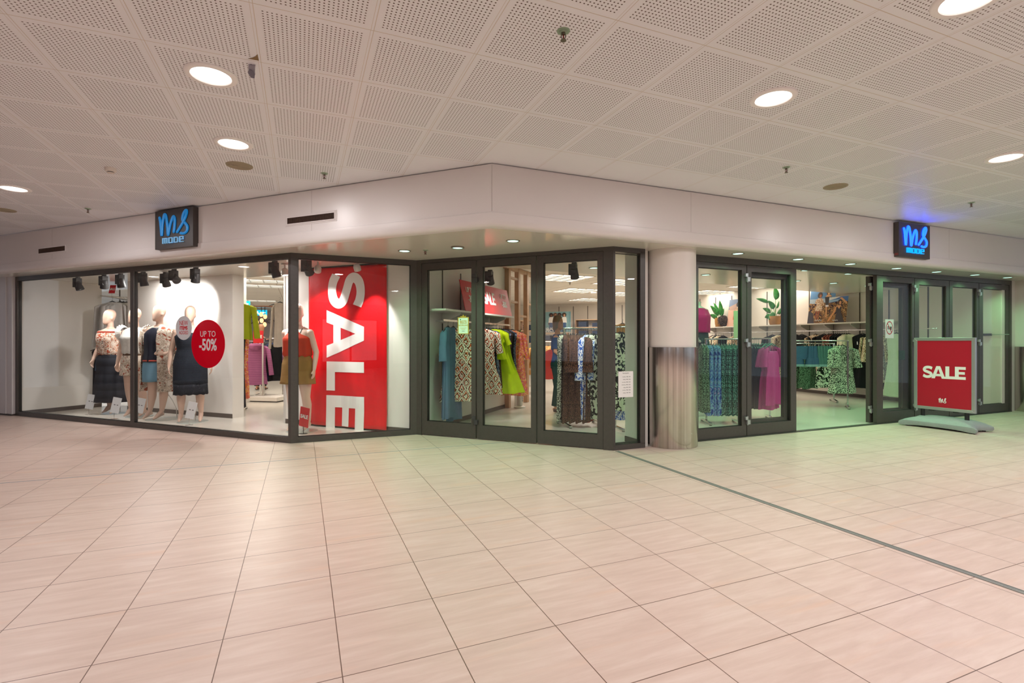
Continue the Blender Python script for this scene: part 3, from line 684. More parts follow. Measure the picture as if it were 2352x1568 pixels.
def hand(mb, wrist, d, palm_n, size=1.0, curl=.35, side=1):
    "wrist point, pointing direction, palm normal: palm block, four bent fingers of different length and a thumb off the side"
    w = Vector(wrist); d = Vector(d).normalized(); n = Vector(palm_n).normalized(); s = d.cross(n).normalized() * side; L = size
    pal = [w, w + d * .035 * L, w + d * .075 * L, w + d * .095 * L]
    for k, (o, wd) in enumerate(((-.024, .013), (-.008, .0145), (.008, .0145), (.023, .012))):
        mb.tube([w - d * .01 + s * o * .6 * L, w + d * .04 * L + s * o * L, w + d * .092 * L + s * o * 1.1 * L], [wd * .95 * L, wd * 1.05 * L, wd * .8 * L], 8)
        fl = (.058, .074, .080, .068)[k] * L; b = w + d * .088 * L + s * o * 1.15 * L
        e = (d + n * curl).normalized(); e2 = (d + n * curl * 2.6).normalized()
        m1 = b + e * fl * .45; m2 = m1 + e2 * fl * .55
        mb.tube([b, m1, m2], [.0092 * L, .0082 * L, .0062 * L], 8)
    tb = w + d * .028 * L + s * -.024 * L; td = (d * .8 - s * .65 + n * .25).normalized()
    mb.tube([tb, tb + td * .035 * L, tb + (td * .6 + d * .4) .normalized() * .035 * L + td * .030 * L], [.012 * L, .0105 * L, .0075 * L], 8)
def body_mesh(arms, legs, head=True, turn=0.0, neckless=False, w=1.0, ears=True):
    "arms / legs: joint lists in local metres; x right, -y front"
    mb = MB()
    mb.loft([ring((t[3], t[4], t[0]), t[1] * w, t[2]) for t in TORSO])
    for s in (-1, 1): mb.ball((s * .085, -.096, 1.345), .070, .048, .070)
    if head:
        R = Matrix.Translation((0, .0, 1.66)) @ Matrix.Rotation(turn, 4, 'Z')
        mb.tube([(0, .015, 1.49), (0, .012, 1.56), (0, .005, 1.66), (0, 0, 1.70)], [.066, .052, .050, .048], 16)
        mb.M = R
        prof = [(-.058, .018, .020, -.070), (-.045, .036, .040, -.058), (-.020, .052, .066, -.036), (.015, .064, .083, -.018), (.06, .072, .093, -.008), (.105, .075, .097, .0), (.150, .072, .093, .004), (.185, .058, .076, .006), (.208, .036, .050, .008), (.218, .012, .018, .008)]
        mb.loft([ring((0, c, z), rx, ry, 24) for z, rx, ry, c in prof])
        mb.ball((0, -.093, .060), .010, .012, .028)        # the faint ridge of a nose
        if ears:
            for s in (-1, 1): mb.ball((s * .073, .012, .055), .010, .020, .030)
        mb.M = Matrix()
    elif neckless is False:
        mb.tube([(0, .015, 1.49), (0, .010, 1.58)], [.060, .052], 16)
    for a in arms:
        sh, el, wr, hd, pn, sd = a
        mb.tube([sh, Vector(sh).lerp(Vector(el), .3), el, Vector(el).lerp(Vector(wr), .3), wr, Vector(wr) + (Vector(hd)).normalized() * .02], [.052, .050, .041, .040, .026, .024], 14)
        mb.ball(sh, .056, .056, .056); hand(mb, wr, hd, pn, 1.0, .35, sd)
    for l in legs:
        hp, kn, an, toe, th = l
        hp, kn, an, toe = map(Vector, (hp, kn, an, toe))
        calf = kn.lerp(an, .32) + Vector((0, .012, 0))
        mb.tube([hp, hp.lerp(kn, .45), kn, calf, kn.lerp(an, .7) + Vector((0, .008, 0)), an], [.108 * th, .094 * th, .062 * th, .064 * th, .046, .034], 18)
        heel = an + Vector((0, .030, -.045)); ball_ = toe + (heel - toe).normalized() * .055 + Vector((0, 0, .006))
        mb.tube([an, an.lerp(ball_, .45) + Vector((0, 0, .004)), ball_, toe], [.036, .036, .030, .015], 14, sy=.75); mb.ball(heel, .026, .030, .030)
        mb.tube([heel, ball_], [.024, .026], 10)
    return mb
def cloth(name, rings, mat, parent, n=48, a0=0.0, a1=2 * PI, fold=.0, k=9, ph=0.0, thick=.004, hem=None, fold0=0.0, label=None, pinch=0.0):
    "garment surface: rings (z, rx, ry, cx, cy), folds grow downwards"
    closed = abs(a1 - a0 - 2 * PI) < 1e-4; m = n if closed else n + 1; R = []
    rr = random.Random(sum(map(ord, name)) + len(rings)); p2 = rr.random() * 6
    z_top, z_bot = rings[0][0], rings[-1][0]; L = []
    for i in range(len(rings) - 1):
        for j in range(3): 
            t = j / 3; L.append([rings[i][q] * (1 - t) + rings[i + 1][q] * t for q in range(5)])
    L.append(list(rings[-1]))
    for z, rx, ry, cx, cy in L:
        t = (z_top - z) / max(1e-6, z_top - z_bot); row = []
        for i in range(m):
            a = a0 + (a1 - a0) * i / n; f = (fold0 + (fold - fold0) * t) * (math.sin(k * a + ph + t * .8) + .5 * math.sin((k * 1.7 // 1) * a + p2 + t * 2))
            dz = 0
            if hem and z == L[-1][0]: dz = hem * math.sin(a * 14 + p2)
            pn = 1 - pinch * t * t * math.exp(-(math.cos(a) / .22) ** 2)
            row.append((cx + (rx + f) * math.cos(a), cy + (ry + f) * math.sin(a) * pn, z + dz))
        R.append(row)
    mb = MB(); mb.loft(R, cap=False, closed=closed)
    o = obj(name, mb, mat, parent, smooth=80, label=label)
    if thick:
        s = o.modifiers.new('thick', 'SOLIDIFY'); s.thickness = thick; s.offset = 1
    return o
def tring(z, g=.012, w=1.0): r = torso_at(z, g, w); return (z, r[0], r[1], r[2], r[3])

MT_SKIN = M('mannequin_skin', '#d9b7a4', .38); MT_SKIN_L = M('mannequin_pale', '#e8cbbb', .38)
SNAKE = fabric('snake_print', ['#efe2d4', '#a9543c', '#6b6258', '#cbb9a6'], 'paisley', 24)
SNAKE2 = fabric('snake_print_rust', ['#efe0d2', '#b2563c', '#4a4a46', '#c99a80'], 'paisley', 22)
KNIT = fabric('white_knit', ['#f3efe9', '#d9d3cb'], 'dots', 75); INK = fabric('ink_satin', ['#2a2d3a'], 'plain', 10, rough=.38)
DENIM = fabric('blue_denim', ['#5d8ba6', '#7ba6bd'], 'denim'); DENIM_D = fabric('dark_denim', ['#2a4664', '#34587d'], 'denim')
CHARC = fabric('charcoal_cloth', ['#2e3038', '#1f2127'], 'ribs', 7); CRINK = fabric('crinkle_navy', ['#20242c', '#3b4452'], 'ribs', 60)
LACE = fabric('navy_lace', ['#262a32', '#4d4b50'], 'floral', 30); RUST = fabric('coral_satin', ['#c8452d'], rough=.5); TAN = fabric('tan_linen', ['#a6814d'])
MT_TAG = M('tag_white', '#f2f2f6', .5)
def base_rod(root, x=.0, y=.0, r=.20, rod=None):
    mb = MB(); mb.lathe([(r, .0), (r, .006)], 48, c=(x, y, 0)); obj('base_plate', mb, glass_like, root, label='round glass base plate')
    mb = MB(); mb.tube(rod, .007, 8); obj('support_rod', mb, MT_CHROME, root)
glass_like = M('base_glass', '#b9c4bf', .12, .0)
# world positions: x right of the picture is local +x when facing the camera
def arm_down(s, out=.04, fwd=-.03): return ((s * .192, .0, 1.445), (s * (.235 + out * .3), .03, 1.155), (s * (.235 + out), -.02 + fwd, .93), (s * .10, -.15, -1), (-s, 0, 0), s)
LEG_L = ((-.098, .015, .90), (-.105, .0, .50), (-.110, .055, .135), (-.115, -.085, .022), 1.0)
LEG_R = ((.098, .015, .90), (.105, .0, .50), (.110, .055, .135), (.115, -.085, .022), 1.0)
def legs(dx=.0, step=.0, spread=1.0):
    return [((-.098, .015, .90), (-.105 * spread, .0 + step, .50), (-.115 * spread, .055 + step * 1.8, .135), (-.120 * spread, -.085 + step * 1.8, .022), 1.0),
            ((.098, .015, .90), (.105 * spread, -step * .6, .50), (.115 * spread, .055 - step, .135), (.120 * spread, -.085 - step, .022), 1.0)]

# ---- 1: rust print top, long charcoal skirt
def mann(loc, rz, label, arms, lg, turn, sc=1.0, mat=MT_SKIN):
    t = thing('mannequin', label, 'mannequin', loc, rz, 'mannequins in the left display'); t.scale = (sc, sc, sc)
    fuse('body', body_mesh(arms, lg, turn=turn), mat, t); return t
p1, p2_, p3, p4, p5 = gp(252, 950), gp(310, 957), gp(366, 963), gp(437, 969.5), gp(684, 990.5)
t = mann(p1, math.radians(-8), 'leftmost mannequin in rust snake print top and long charcoal skirt', [((-.192, 0, 1.445), (-.265, .03, 1.17), (-.235, -.10, .97), (.15, -.4, -1), (1, 0, 0), -1), arm_down(1)], legs(step=.03), math.radians(-28), 1.0)
cloth('top', [(1.46, .215, .125, 0, -.005), tring(1.40, .03), tring(1.33, .03), (1.22, .205, .155, 0, -.01), (1.10, .210, .150, 0, 0), (1.06, .185, .135, 0, 0)], SNAKE2, t, fold=.006, k=11)
cloth('neckline_band', [(1.485, .205, .110, 0, -.005), (1.455, .222, .132, 0, -.005)], fabric('band_stripes', ['#b5432c', '#1f1c20', '#e9dccd'], 'ribs', 45), t, thick=.006)
cloth('skirt', [(1.08, .182, .132, 0, 0), tring(.97, .022), (.80, .235, .170, 0, .02), (.50, .270, .190, 0, .02), (.215, .300, .205, 0, .02)], CHARC, t, fold=.016, k=10)
base_rod(t, .05, .04, .20, [(.05, .16, 0), (.04, .16, .35), (.02, .10, .60)])
mb = MB(); mb.tube([(.245, -.06, .90), (.25, -.07, .80)], .006, 6)
# ---- 2: white frilled blouse, print shorts
t = mann(p2_, math.radians(-6), 'mannequin in white frilled blouse and snake print shorts behind the window mullion', [((-.192, 0, 1.445), (-.285, .02, 1.17), (-.315, -.02, .92), (-.05, -.12, -1), (1, 0, 0), -1), arm_down(1, .05)], legs(spread=1.1), math.radians(-20), 1.0)
cloth('blouse', [(1.54, .100, .075, 0, .005), (1.505, .180, .088, 0, .005), (1.465, .215, .11, 0, 0), tring(1.36, .035), (1.22, .200, .150, 0, -.01), (1.10, .205, .150, 0, 0), (1.08, .180, .130, 0, 0)], KNIT, t, fold=.007, k=9)
for s in (-1, 1):
    mb = MB(); R = []
    for q in range(4):
        R.append([(s * (.185 + .022 * q), .105 * math.cos(a) * (1 + .1 * q), 1.445 + .10 * math.sin(a) * (1 + .12 * q) + .012 * math.sin(a * 17) * q / 2) for a in [2 * PI * i / 60 for i in range(60)]])
    mb.loft(R, cap=False); obj('sleeve_frill', mb, KNIT, t, smooth=80)
cloth('waistband', [(1.10, .190, .140, 0, 0), (1.045, .205, .150, 0, .005)], fabric('leather_brown', ['#6b5140']), t)
def shorts(root, zt_, zb_, wl, mat, flare=1.0, name='shorts'):
    cloth(name, [tring(zt_, .016), tring((zt_ + .86) / 2, .024), (.90, .243, .172, 0, .015), (.80, .250, .168, 0, .012), (zb_, .252 * (.4 + flare * .6), .162, 0, .008)], mat, root, fold=.006, k=9, pinch=.42)
shorts(t, 1.06, .715, 0, SNAKE, 1.02)
base_rod(t, .04, .05, .20, [(.02, .17, 0), (.02, .17, .30), (.03, .10, .50)])
# ---- 3: dark cami, open print kimono, denim shorts
t = mann(p3, math.radians(8), 'mannequin in dark satin top, open snake print kimono and denim shorts', [((-.192, 0, 1.445), (-.255, .09, 1.20), (-.20, -.02, 1.02), (.6, -.3, -.3), (0, 1, 0), -1), ((.192, 0, 1.445), (.285, .06, 1.19), (.155, -.155, 1.075), (-.8, -.25, .1), (0, 1, -.2), 1)],
         [((-.098, .015, .90), (-.12, .03, .50), (-.19, .10, .135), (-.235, -.03, .022), 1.0), ((.098, .015, .90), (.085, -.03, .50), (.04, -.01, .135), (-.02, -.15, .022), 1.0)], math.radians(-38), 1.02)
cloth('camisole', [(1.50, .085, .085, -.01, -.02), (1.46, .150, .115, -.01, -.012), tring(1.40, .020), tring(1.30, .028), (1.10, .205, .160, 0, -.005), (.94, .235, .178, 0, .01)], INK, t, fold=.010, k=9)
cloth('hem_stripe', [(.975, .2400, .183, 0, .01), (.955, .242, .185, 0, .01)], M('hem_coral', '#c4513f', .6), t, thick=.003)
shorts(t, 1.02, .62, 0, DENIM, .92, 'denim_shorts')
ki = [(1.525, .10, .085, .02, .01), (1.49, .19, .125, .01, .0), (1.44, .235, .165, 0, -.01), (1.30, .238, .200, 0, -.01), (1.10, .245, .195, 0, .0), (.90, .270, .205, 0, .02), (.70, .275, .210, 0, .03), (.46, .290, .215, 0, .03)]
cloth('kimono', ki, SNAKE, t, n=44, a0=-PI / 2 + .22, a1=PI + .35, fold=.018, k=8)
for s, pts in ((1, [(.20, .0, 1.46), (.29, .06, 1.22), (.23, -.07, 1.12)]), (-1, [(-.20, 0, 1.46), (-.265, .085, 1.22), (-.24, .03, 1.10)])):
    mb = MB(); mb.tube(pts, [.078, .082, .060], 16, cap=False); o = obj('sleeve', mb, SNAKE, t, smooth=80); o.modifiers.new('s', 'SOLIDIFY').thickness = .004
base_rod(t, .05, .05, .26, [(.20, .14, 0), (.19, .14, .16), (.15, .10, .30), (.11, .03, .42)])
# ---- 4: dark crinkle dress
t = mann(p4, math.radians(22), 'mannequin in dark crinkled dress with lace hem behind the round stickers', [((-.192, 0, 1.445), (-.262, .03, 1.16), (-.285, -.03, .90), (.05, -.12, -1), (1, 0, 0), -1), ((.192, 0, 1.445), (.265, .05, 1.16), (.30, -.02, .91), (.02, -.1, -1), (-1, 0, 0), 1)],
         legs(step=.02, spread=1.25), math.radians(-10), 1.0)
cloth('dress', [(1.44, .160, .125, 0, -.01), tring(1.38, .024), tring(1.28, .022), tring(1.18, .016), tring(1.05, .018), tring(.95, .024), (.80, .238, .168, 0, .02), (.62, .240, .172, 0, .02)], CRINK, t, fold=.003, k=6)
cloth('lace_hem', [(.62, .239, .171, 0, .02), (.45, .243, .175, 0, .02)], LACE, t, fold=.010, k=9, hem=.008)
for s in (-1, 1):
    mb = MB(); mb.tube([(s * .11, -.118, 1.42), (s * .10, -.085, 1.49), (s * .10, .0, 1.528), (s * .10, .07, 1.49), (s * .11, .10, 1.43)], .009, 6); obj('strap', mb, CRINK, t, smooth=True)
base_rod(t, .03, .03, .22, [(.045, .17, 0), (.045, .17, .24), (.09, .08, .45)])
# ---- 5: coral top, tan shorts, turned to the right
t = mann(p5, math.radians(-8), 'mannequin in coral halter top and tan belted shorts at the window corner', [((-.192, 0, 1.445), (-.25, .08, 1.17), (-.22, .10, .95), (0, -.1, -1), (1, 0, 0), -1), ((.192, 0, 1.445), (.262, .05, 1.16), (.275, -.03, .92), (.0, -.15, -1), (-1, 0, 0), 1)],
         [((-.098, .015, .90), (-.10, .0, .50), (-.105, .05, .135), (-.115, -.09, .022), 1.0), ((.098, .015, .90), (.11, .03, .50), (.10, .12, .135), (.10, -.02, .022), 1.0)], math.radians(15), .985, MT_SKIN_L)
cloth('halter_top', [(1.455, .105, .115, 0, -.015), (1.42, .165, .125, 0, -.015), tring(1.36, .022), (1.24, .205, .160, 0, -.01), (1.13, .215, .160, 0, 0), (1.09, .190, .135, 0, 0)], RUST, t, fold=.009, k=10)
for s in (-1, 1):
    mb = MB(); mb.tube([(s * .095, -.10, 1.44), (s * .10, -.06, 1.50), (s * .095, .02, 1.53), (s * .08, .08, 1.48)], .006, 6); obj('strap', mb, M('strap_dark', '#2a2220', .6), t)
shorts(t, 1.13, .70, 0, TAN, 1.08)
cloth('belt', [(1.125, .190, .140, 0, 0), (1.085, .196, .146, 0, 0)], TAN, t, thick=.01)
mb = MB(); mb.loft([[(-.03 + .012 * q + w * .018, -.168 - .012 * q, 1.10 - .065 * q) for w in (-1, 1)] for q in range(5)], cap=False, closed=False); mb.loft([[(.02 + .014 * q + w * .016, -.165 - .012 * q, 1.10 - .055 * q) for w in (-1, 1)] for q in range(5)], cap=False, closed=False)
o = obj('sash', mb, TAN, t); o.modifiers.new('s', 'SOLIDIFY').thickness = .006
base_rod(t, .04, .04, .22, [(-.02, .17, 0), (-.02, .17, .35), (.02, .10, .6)])

# ---- price cards standing in the display
def price_card(px, py, label, rz=.3, lean=.35, h=.27, w=.125, red=False):
    t = thing('price_card', label, 'price card', gp(px, py), rz, None if red else 'white price cards on stands')
    mb = MB(); mb.lathe([(.06, 0), (.055, .004)], 24); mb.tube([(0, 0, 0), (0, 0, .12)], .004, 6); obj('stand', mb, MT_CHROME if not red else MT_BLACK, t)
    R = Matrix.Translation((0, 0, .10)) @ Matrix.Rotation(lean * .7, 4, 'Y') @ Matrix.Rotation(.12, 4, 'X')
    mb = MB(R); mb.box(-w / 2, w / 2, -.002, .002, 0, h); o = obj('card', mb, MT_RED if red else MT_TAG, t)
    if red:
        x = text('SALE', .075, MT_PAPER, o, name='lettering', off=.0022, sx=.85, spacing=.86); x.matrix_local = R @ Matrix.Translation((0, -.004, h * .52))
    else:
        mb = MB(R)
        mb.add([(-w * .25, -.0022, h * .5), (-w * .08, -.0022, h * .5), (-w * .08, -.0022, h * .52), (w * .10, -.0022, h * .52), (w * .10, -.0022, h * .5), (w * .26, -.0022, h * .5), (w * .26, -.0022, h * .56), (w * .10, -.0022, h * .56), (w * .10, -.0022, h * .53), (-w * .08, -.0022, h * .53), (-w * .08, -.0022, h * .56), (-w * .25, -.0022, h * .56)], [tuple(range(12))])
        obj('print_line', mb, M('print_grey', '#77777f', .6), o)
price_card(204, 952, 'white price card left of the leftmost mannequin'); price_card(262, 962, 'white price card in front of the leftmost mannequin'); price_card(318, 962, 'white price card partly behind the window mullion', h=.26)
price_card(434.5, 976, 'white price card in front of the dark dress mannequin')
price_card(697, 996, 'red SALE card on a stand in front of the banner', rz=-.25, lean=.28, h=.285, w=.15, red=True)
# ------------------------------------------------------------------ lamps inside the shop
MT_LOUV = M('louvre_light', '#fff4e6', .5, emit=2.4, ecol='#fff1e2')
def louvre(p, rz, label, power=None, w=.60, l=.60, light=True):
    t = thing('louvre_light', label, 'ceiling light', (p.x, p.y, ZI), rz, 'louvred lights in the shop ceiling')
    mb = MB()
    for a in ((-l, l, -w - .02, -w), (-l, l, w, w + .02), (-l - .02, -l, -w - .02, w + .02), (l, l + .02, -w - .02, w + .02)): mb.box(a[0], a[1], a[2], a[3], -.012, -.001)
    obj('frame', mb, M('louvre_frame', '#cfc4b8', .4), t)
    mb = MB(); mb.box(-l, l, -w, w, -.004, -.001); obj('diffuser', mb, MT_LOUV, t)
    mb = MB()
    for i in range(1, 4): y = -w + i * w / 2; mb.box(-l, l, y - .006, y + .006, -.03, -.004)
    for i in range(1, 4): x = -l + i * l / 2; mb.box(x - .006, x + .006, -w, w, -.03, -.004)
    obj('louvre_grid', mb, MT_ALU, t)
    if light:
        o = lamp('lamp', 'AREA', (0, 0, -.04), power or LIT['ceil'], COL_SHOP, t, size=l * 1.7); o.data.shape = 'SQUARE'
seq = 0
for lb, (px, py), pw in (('louvred light nearest the left opening of the display', (580, 613), 1), ('second louvred light in the left opening', (594, 630), 1.2), ('third louvred light in the left opening', (606, 645), 1.2), ('faint fourth louvred light in the left opening', (622, 657), 1.0), ('small distant louvred light added above the hanging bulbs to brighten the back', (592, 690), 2.6),  # the distant one above the bulbs is added to brighten the far wall
                     ('large louvred light seen through the third folding leaf', (1292, 638), 1.3), ('louvred light farther back through the third folding leaf', (1326, 667), 1.2), ('distant louvred light right of the centre through the third leaf', (1352, 688), 1.2), ('thin distant louvred light above the poster of four women', (1312, 703), 1.2),
                     ('louvred light seen high in the narrow side light', (1428, 648), 1.2), ('second louvred light in the narrow side light', (1432, 675), 1), ('louvred light seen through the first right leaf', (1625, 671), .55), ('louvred light seen through the second right leaf', (1742, 656), .32), ('louvred light hidden high behind the open doorway head', (1850, 652), .7)):
    louvre(gp(px, py, ZI), ROT_R, lb, LIT['ceil'] * pw, *((.3, .6) if px < 700 else (.55, .55)))
def vcol(p, d): return Vector(d).to_track_quat('-Z', 'Y').to_euler()
def track_spot(px, py, y, aim, label, white=False, power=1.0, turn=None, beam=1.25, group='black track spotlights over the display'):
    top = at(px, py, y); zt_ = ZS
    t = thing('track_spotlight', label, 'spotlight', (top.x, top.y, zt_), 0, group if not white else 'white ceiling spotlights')
    d = (Vector(aim) - Vector((top.x, top.y, zt_ - .13))).normalized(); m = MT_GREYPL if not white else M('spot_white', '#d9cfca', .4)
    q = d.to_track_quat('-Z', 'Y').to_matrix().to_4x4()
    if not white:
        mb = MB(Matrix.Rotation(ROT_D, 4, 'Z')); mb.box(-.035, .035, -.02, .02, -.022, 0); mb.box(-.075, .035, -.045, .045, -.180, -.022); obj('driver_box', mb, m, t, bevel=.003)
        mb = MB(Matrix.Translation((.0, 0, -.13)) @ q @ Matrix.Translation((0, 0, 0))); mb.lathe([(.046, .05), (.052, .045), (.054, -.03), (.058, -.04), (.062, -.10), (.055, -.105), (.050, -.08)], 24, cap=True, mi=0); obj('head', mb, m, t, smooth=True)
    else:
        mb = MB(); mb.lathe([(.05, 0), (.05, -.02), (.012, -.022), (.011, -.09)], 20, cap=False); obj('mount', mb, m, t, smooth=True)
        mb = MB(Matrix.Translation((.0, 0, -.12)) @ q); mb.lathe([(.010, .055), (.035, .045), (.048, .01), (.048, -.045), (.044, -.05)], 24); obj('head', mb, m, t, smooth=True)
    mb = MB(Matrix.Translation((0, 0, -.13 if not white else -.12)) @ q); zz = -.092 if not white else -.0505; mb.lathe([(.040, zz), (.001, zz - .002)], 20, cap=False); obj('lens', mb, M('spot_lens', '#ffffff', .4, emit=2.5, ecol='#fff8f2'), t)
    if power:
        o = lamp('lamp', 'SPOT', Vector((0, 0, -.13)) + d * .125, LIT['spot'] * power, COL_SPOT, t, size=.03, spot=beam, blend=.6); o.rotation_euler = d.to_track_quat('-Z', 'Y').to_euler()
mid = lambda p, z, o=0: Vector((p.x + N_D.x * o, p.y + N_D.y * o, z))
yy = lambda px, off: (C1 + N_D * off + U_D * xs(px, C1 + N_D * off, U_D)).y
for px, py, off, aim, lb, pw in ((179, 640, .42, mid(p1, 1.1), 'leftmost black spotlight over the display, tilted to the right', 1), (239, 640, .42, mid(p1, .9), 'black spotlight beside the small red SALE flag', 1.0), (277, 640, .42, mid(p2_, 1.1), 'black spotlight just left of the window mullion', 1),
                       (329, 632, .42, mid(p3, 1.2), 'black spotlight just right of the window mullion', 1), (380, 640, .62, mid(p3, 1.3, .4), 'black spotlight of a close pair, the left and lower one', 1), (400, 625, .42, mid(p3, 1.75, .75) + U_D * .10, 'black spotlight of a close pair, the upper one', 2.0), (450, 622, .42, mid(p4, .7) - U_D * .1, 'black spotlight right of the close pair', 1),
                       (631, 606, .42, mid(p5, 1.3), 'black spotlight near the window corner with a bright lens', 1.2)):
    track_spot(px, py, yy(px, off), aim, lb, power=pw)
PB = W0; bp = lambda s, z, o=0: PB + U_D * s + Vector((0, 0, z)) - N_D * o
track_spot(706, 600, 6.95, bp(.9, 1.7), 'black spotlight in the corner pane beside the banner', power=1.1, beam=1.0)
track_spot(730, 603, 7.1, bp(.55, 1.5), 'white round spotlight left of the banner letter', True, 1.0, beam=1.0)
track_spot(820, 600, 6.95, bp(1.75, 1.4), 'white round spotlight over the banner lettering', True, 1.6, beam=1.15)
track_spot(654, 610, 7.4, mid(p5, 1.2), 'pinkish white spotlight behind the black one near the corner', True, .8)
track_spot(1126, 618, 8.05, Vector((-.2, 9.2, .9)), 'dark spotlight seen through the middle folding leaf', power=1.3, beam=1.5, group='dark spotlights behind the folding doors')
track_spot(1319, 605, 7.3, Vector((1.2, 8.2, .6)), 'dark spotlight seen through the third folding leaf', power=1.3, beam=1.5, group='dark spotlights behind the folding doors')

for px, py, lb in ((150, 652, 'white fill light added in the display ceiling at the far left'), (353, 635, 'white recessed light in the display ceiling above the kimono mannequin'), (560, 612, 'white fill light added in the display ceiling near the partition end')):  # display brightened by fill lights, the two outer ones added
    p = gp(px, py, ZS); t = thing('display_fill_light', lb, 'ceiling light', p, 0, 'white recessed lights in the display'); mb = MB(); mb.lathe([(.07, -.001), (.075, -.006), (.085, -.004), (.086, 0)], 28, cap=False); obj('trim_ring', mb, MT_TRIM, t, smooth=True)
    mb = MB(); mb.lathe([(.07, -.003), (.001, -.004)], 28, cap=False); obj('diffuser', mb, MT_DIFF, t); lamp('lamp', 'AREA', (0, 0, -.01), 62 if px < 200 else 24, (1, .95, .93), t, size=.14)
# ------------------------------------------------------------------ clothes on hangers
def sstep(t): t = max(0, min(1, t)); return t * t * (3 - 2 * t)
def garment_mesh(name, mat, W=.42, L=1.0, hem=.50, sleeve=None, depth=.09, amp=.012, k=6, seed=0, strap=False, tilt=0.0, waist=.84, hemj=.012, neck=.075, tier=None, n=40):
    rr = random.Random(seed * 13 + len(name)); ph = rr.random() * 6; ph2 = rr.random() * 6; mb = MB()
    top = [(-.095, neck, .028), (-.108, neck + .03, .034), (-.135, W * .40, .040), (-.165, W * .49, .044)] if not strap else [(-.20, W * .36, .036), (-.215, W * .40, .04), (-.24, W * .43, .045), (-.27, W * .45, .048)]
    z0 = top[-1][0]; prof = list(top)
    for t in (.08, .2, .32, .45, .6, .75, .88, 1.0):
        z = z0 + (-L - z0) * t; w = W * .5 * (1 - (1 - waist) * math.sin(min(1, t / .4) * PI / 2)) if t < .4 else None
        if w is None: w = W * .5 * waist + (hem * .5 - W * .5 * waist) * ((t - .4) / .6)
        if tier and t > tier: w += .03
        prof.append((z, w, .045 + (depth * .5 - .045) * t))
    R = []
    for z, rx, ry in prof:
        t = max(0, (z0 - z) / (L + z0)) if L + z0 > 0 else 0; row = []
        for i in range(n):
            a = 2 * PI * i / n; f = amp * (.25 + .75 * t) * (math.sin(k * a + ph + t) + .6 * math.sin((k * 2 - 1) * a + ph2 - t * 1.5)) * (1 if z <= z0 else .15)
            ca, sa = math.cos(a), math.sin(a); c = math.copysign(abs(ca) ** .8, ca)
            row.append((rx * c + f * .6 * ca + tilt * t, (ry + f) * sa + .012 * math.sin(a * 2 + ph) * t, z + (hemj * math.sin(a * 3 + ph) if t > .98 else 0)))
        R.append(row)
    mb.loft(R)
    if sleeve:
        sl, sw = sleeve
        for s in (-1, 1):
            sp = .05 + .03 * rr.random(); P = [(s * W * .40, 0, -.150), (s * (W * .47 + .02), .0, -.19), (s * (W * .49 + sp * .6), .006, -.17 - sl * .5), (s * (W * .5 + sp) + tilt * sl * .5, -.006, -.16 - sl)]
            mb.tube(P, [.035, sw * .5, sw * .5, sw * .55], 14, sy=.55)
    if strap:
        for s in (-1, 1): mb.tube([(s * W * .34, -.03, -.215), (s * W * .25, -.01, -.12), (s * W * .25, .01, -.12), (s * W * .33, .03, -.215)], .007, 6)
    return mb.mesh(name, mat, smooth=75)
def hanger_mesh(mat, col='black'):
    mb = MB(); mb.tube([(0, 0, -.07), (0, 0, -.03), (.012, 0, -.012), (.010, 0, .004), (0, 0, .010), (-.010, 0, .004), (-.013, 0, -.006)], .0022, 6)
    mb.tube([(-.19, 0, -.155), (-.10, 0, -.115), (0, 0, -.075), (.10, 0, -.115), (.19, 0, -.155)], [.006, .009, .010, .009, .006], 8)
    return mb.mesh('hanger', mat, smooth=60)
MT_TEALH = M('hanger_teal', '#1d6b5f', .3)
HM = {'black': hanger_mesh(MT_BLACK), 'teal': hanger_mesh(MT_TEALH), 'white': hanger_mesh(MT_WHITE)}
def hang(name, label, cat, p, rz, mesh, group=None, hanger='black', tag_=False, roll=0.0):
    o = link(name, mesh); o.location = p; o.rotation_euler = (0, roll, rz); tag(o, label, cat, group)
    if hanger: h = link('hanger', HM[hanger], o)
    if tag_:
        mb = MB(); mb.box(tag_[0] - .02, tag_[0] + .02, -.075, -.073, tag_[1] - .07, tag_[1]); obj('price_tag', mb, MT_TAG, o)
    return o
G = garment_mesh
# prints
IKAT = fabric('ikat_print', ['#efe6cf', '#2b211d', '#d8602c', '#f1ead6', '#6c4433', '#efe6cf'], 'ikat', 15); LIME = fabric('lime_linen', ['#b9cf12']); ORANGEP = fabric('orange_floral', ['#e9822f', '#d9578a', '#f0a63b', '#efb39a', '#e9762c'], 'floral', 26)
BLUED = fabric('slate_blue_cloth', ['#5c7794']); NAVYP = fabric('navy_floral', ['#1c2444', '#8a94ab', '#1c2444', '#5a5f86'], 'floral', 40)
BROWN = fabric('brown_leopard', ['#2a1c17', '#7a5343'], 'leopard', 70, stretch=(1, 1, .7)); BWLEAF = fabric('leaf_print_cream', ['#dfe3cd', '#22241f', '#c9cfb4'], 'floral', 20, stretch=(1, 1, .8)); BLUEW = fabric('blue_white_dashes', ['#f2f5fa', '#1c56b4', '#f2f5fa', '#2461c4'], 'floral', 30, stretch=(1, 1, .5))
LEOG = fabric('green_leopard', ['#15201c', '#8fae93', '#2d4238'], 'leopard', 55); LEOT = fabric('teal_leopard', ['#10201f', '#5f9d92', '#bcd0bd'], 'leopard', 52); BLUEF = fabric('blue_floral_maxi', ['#23408a', '#5c7fc0', '#7fb0c4', '#3a4f9a', '#a99ac8'], 'floral', 26, stretch=(1, 1, .6))
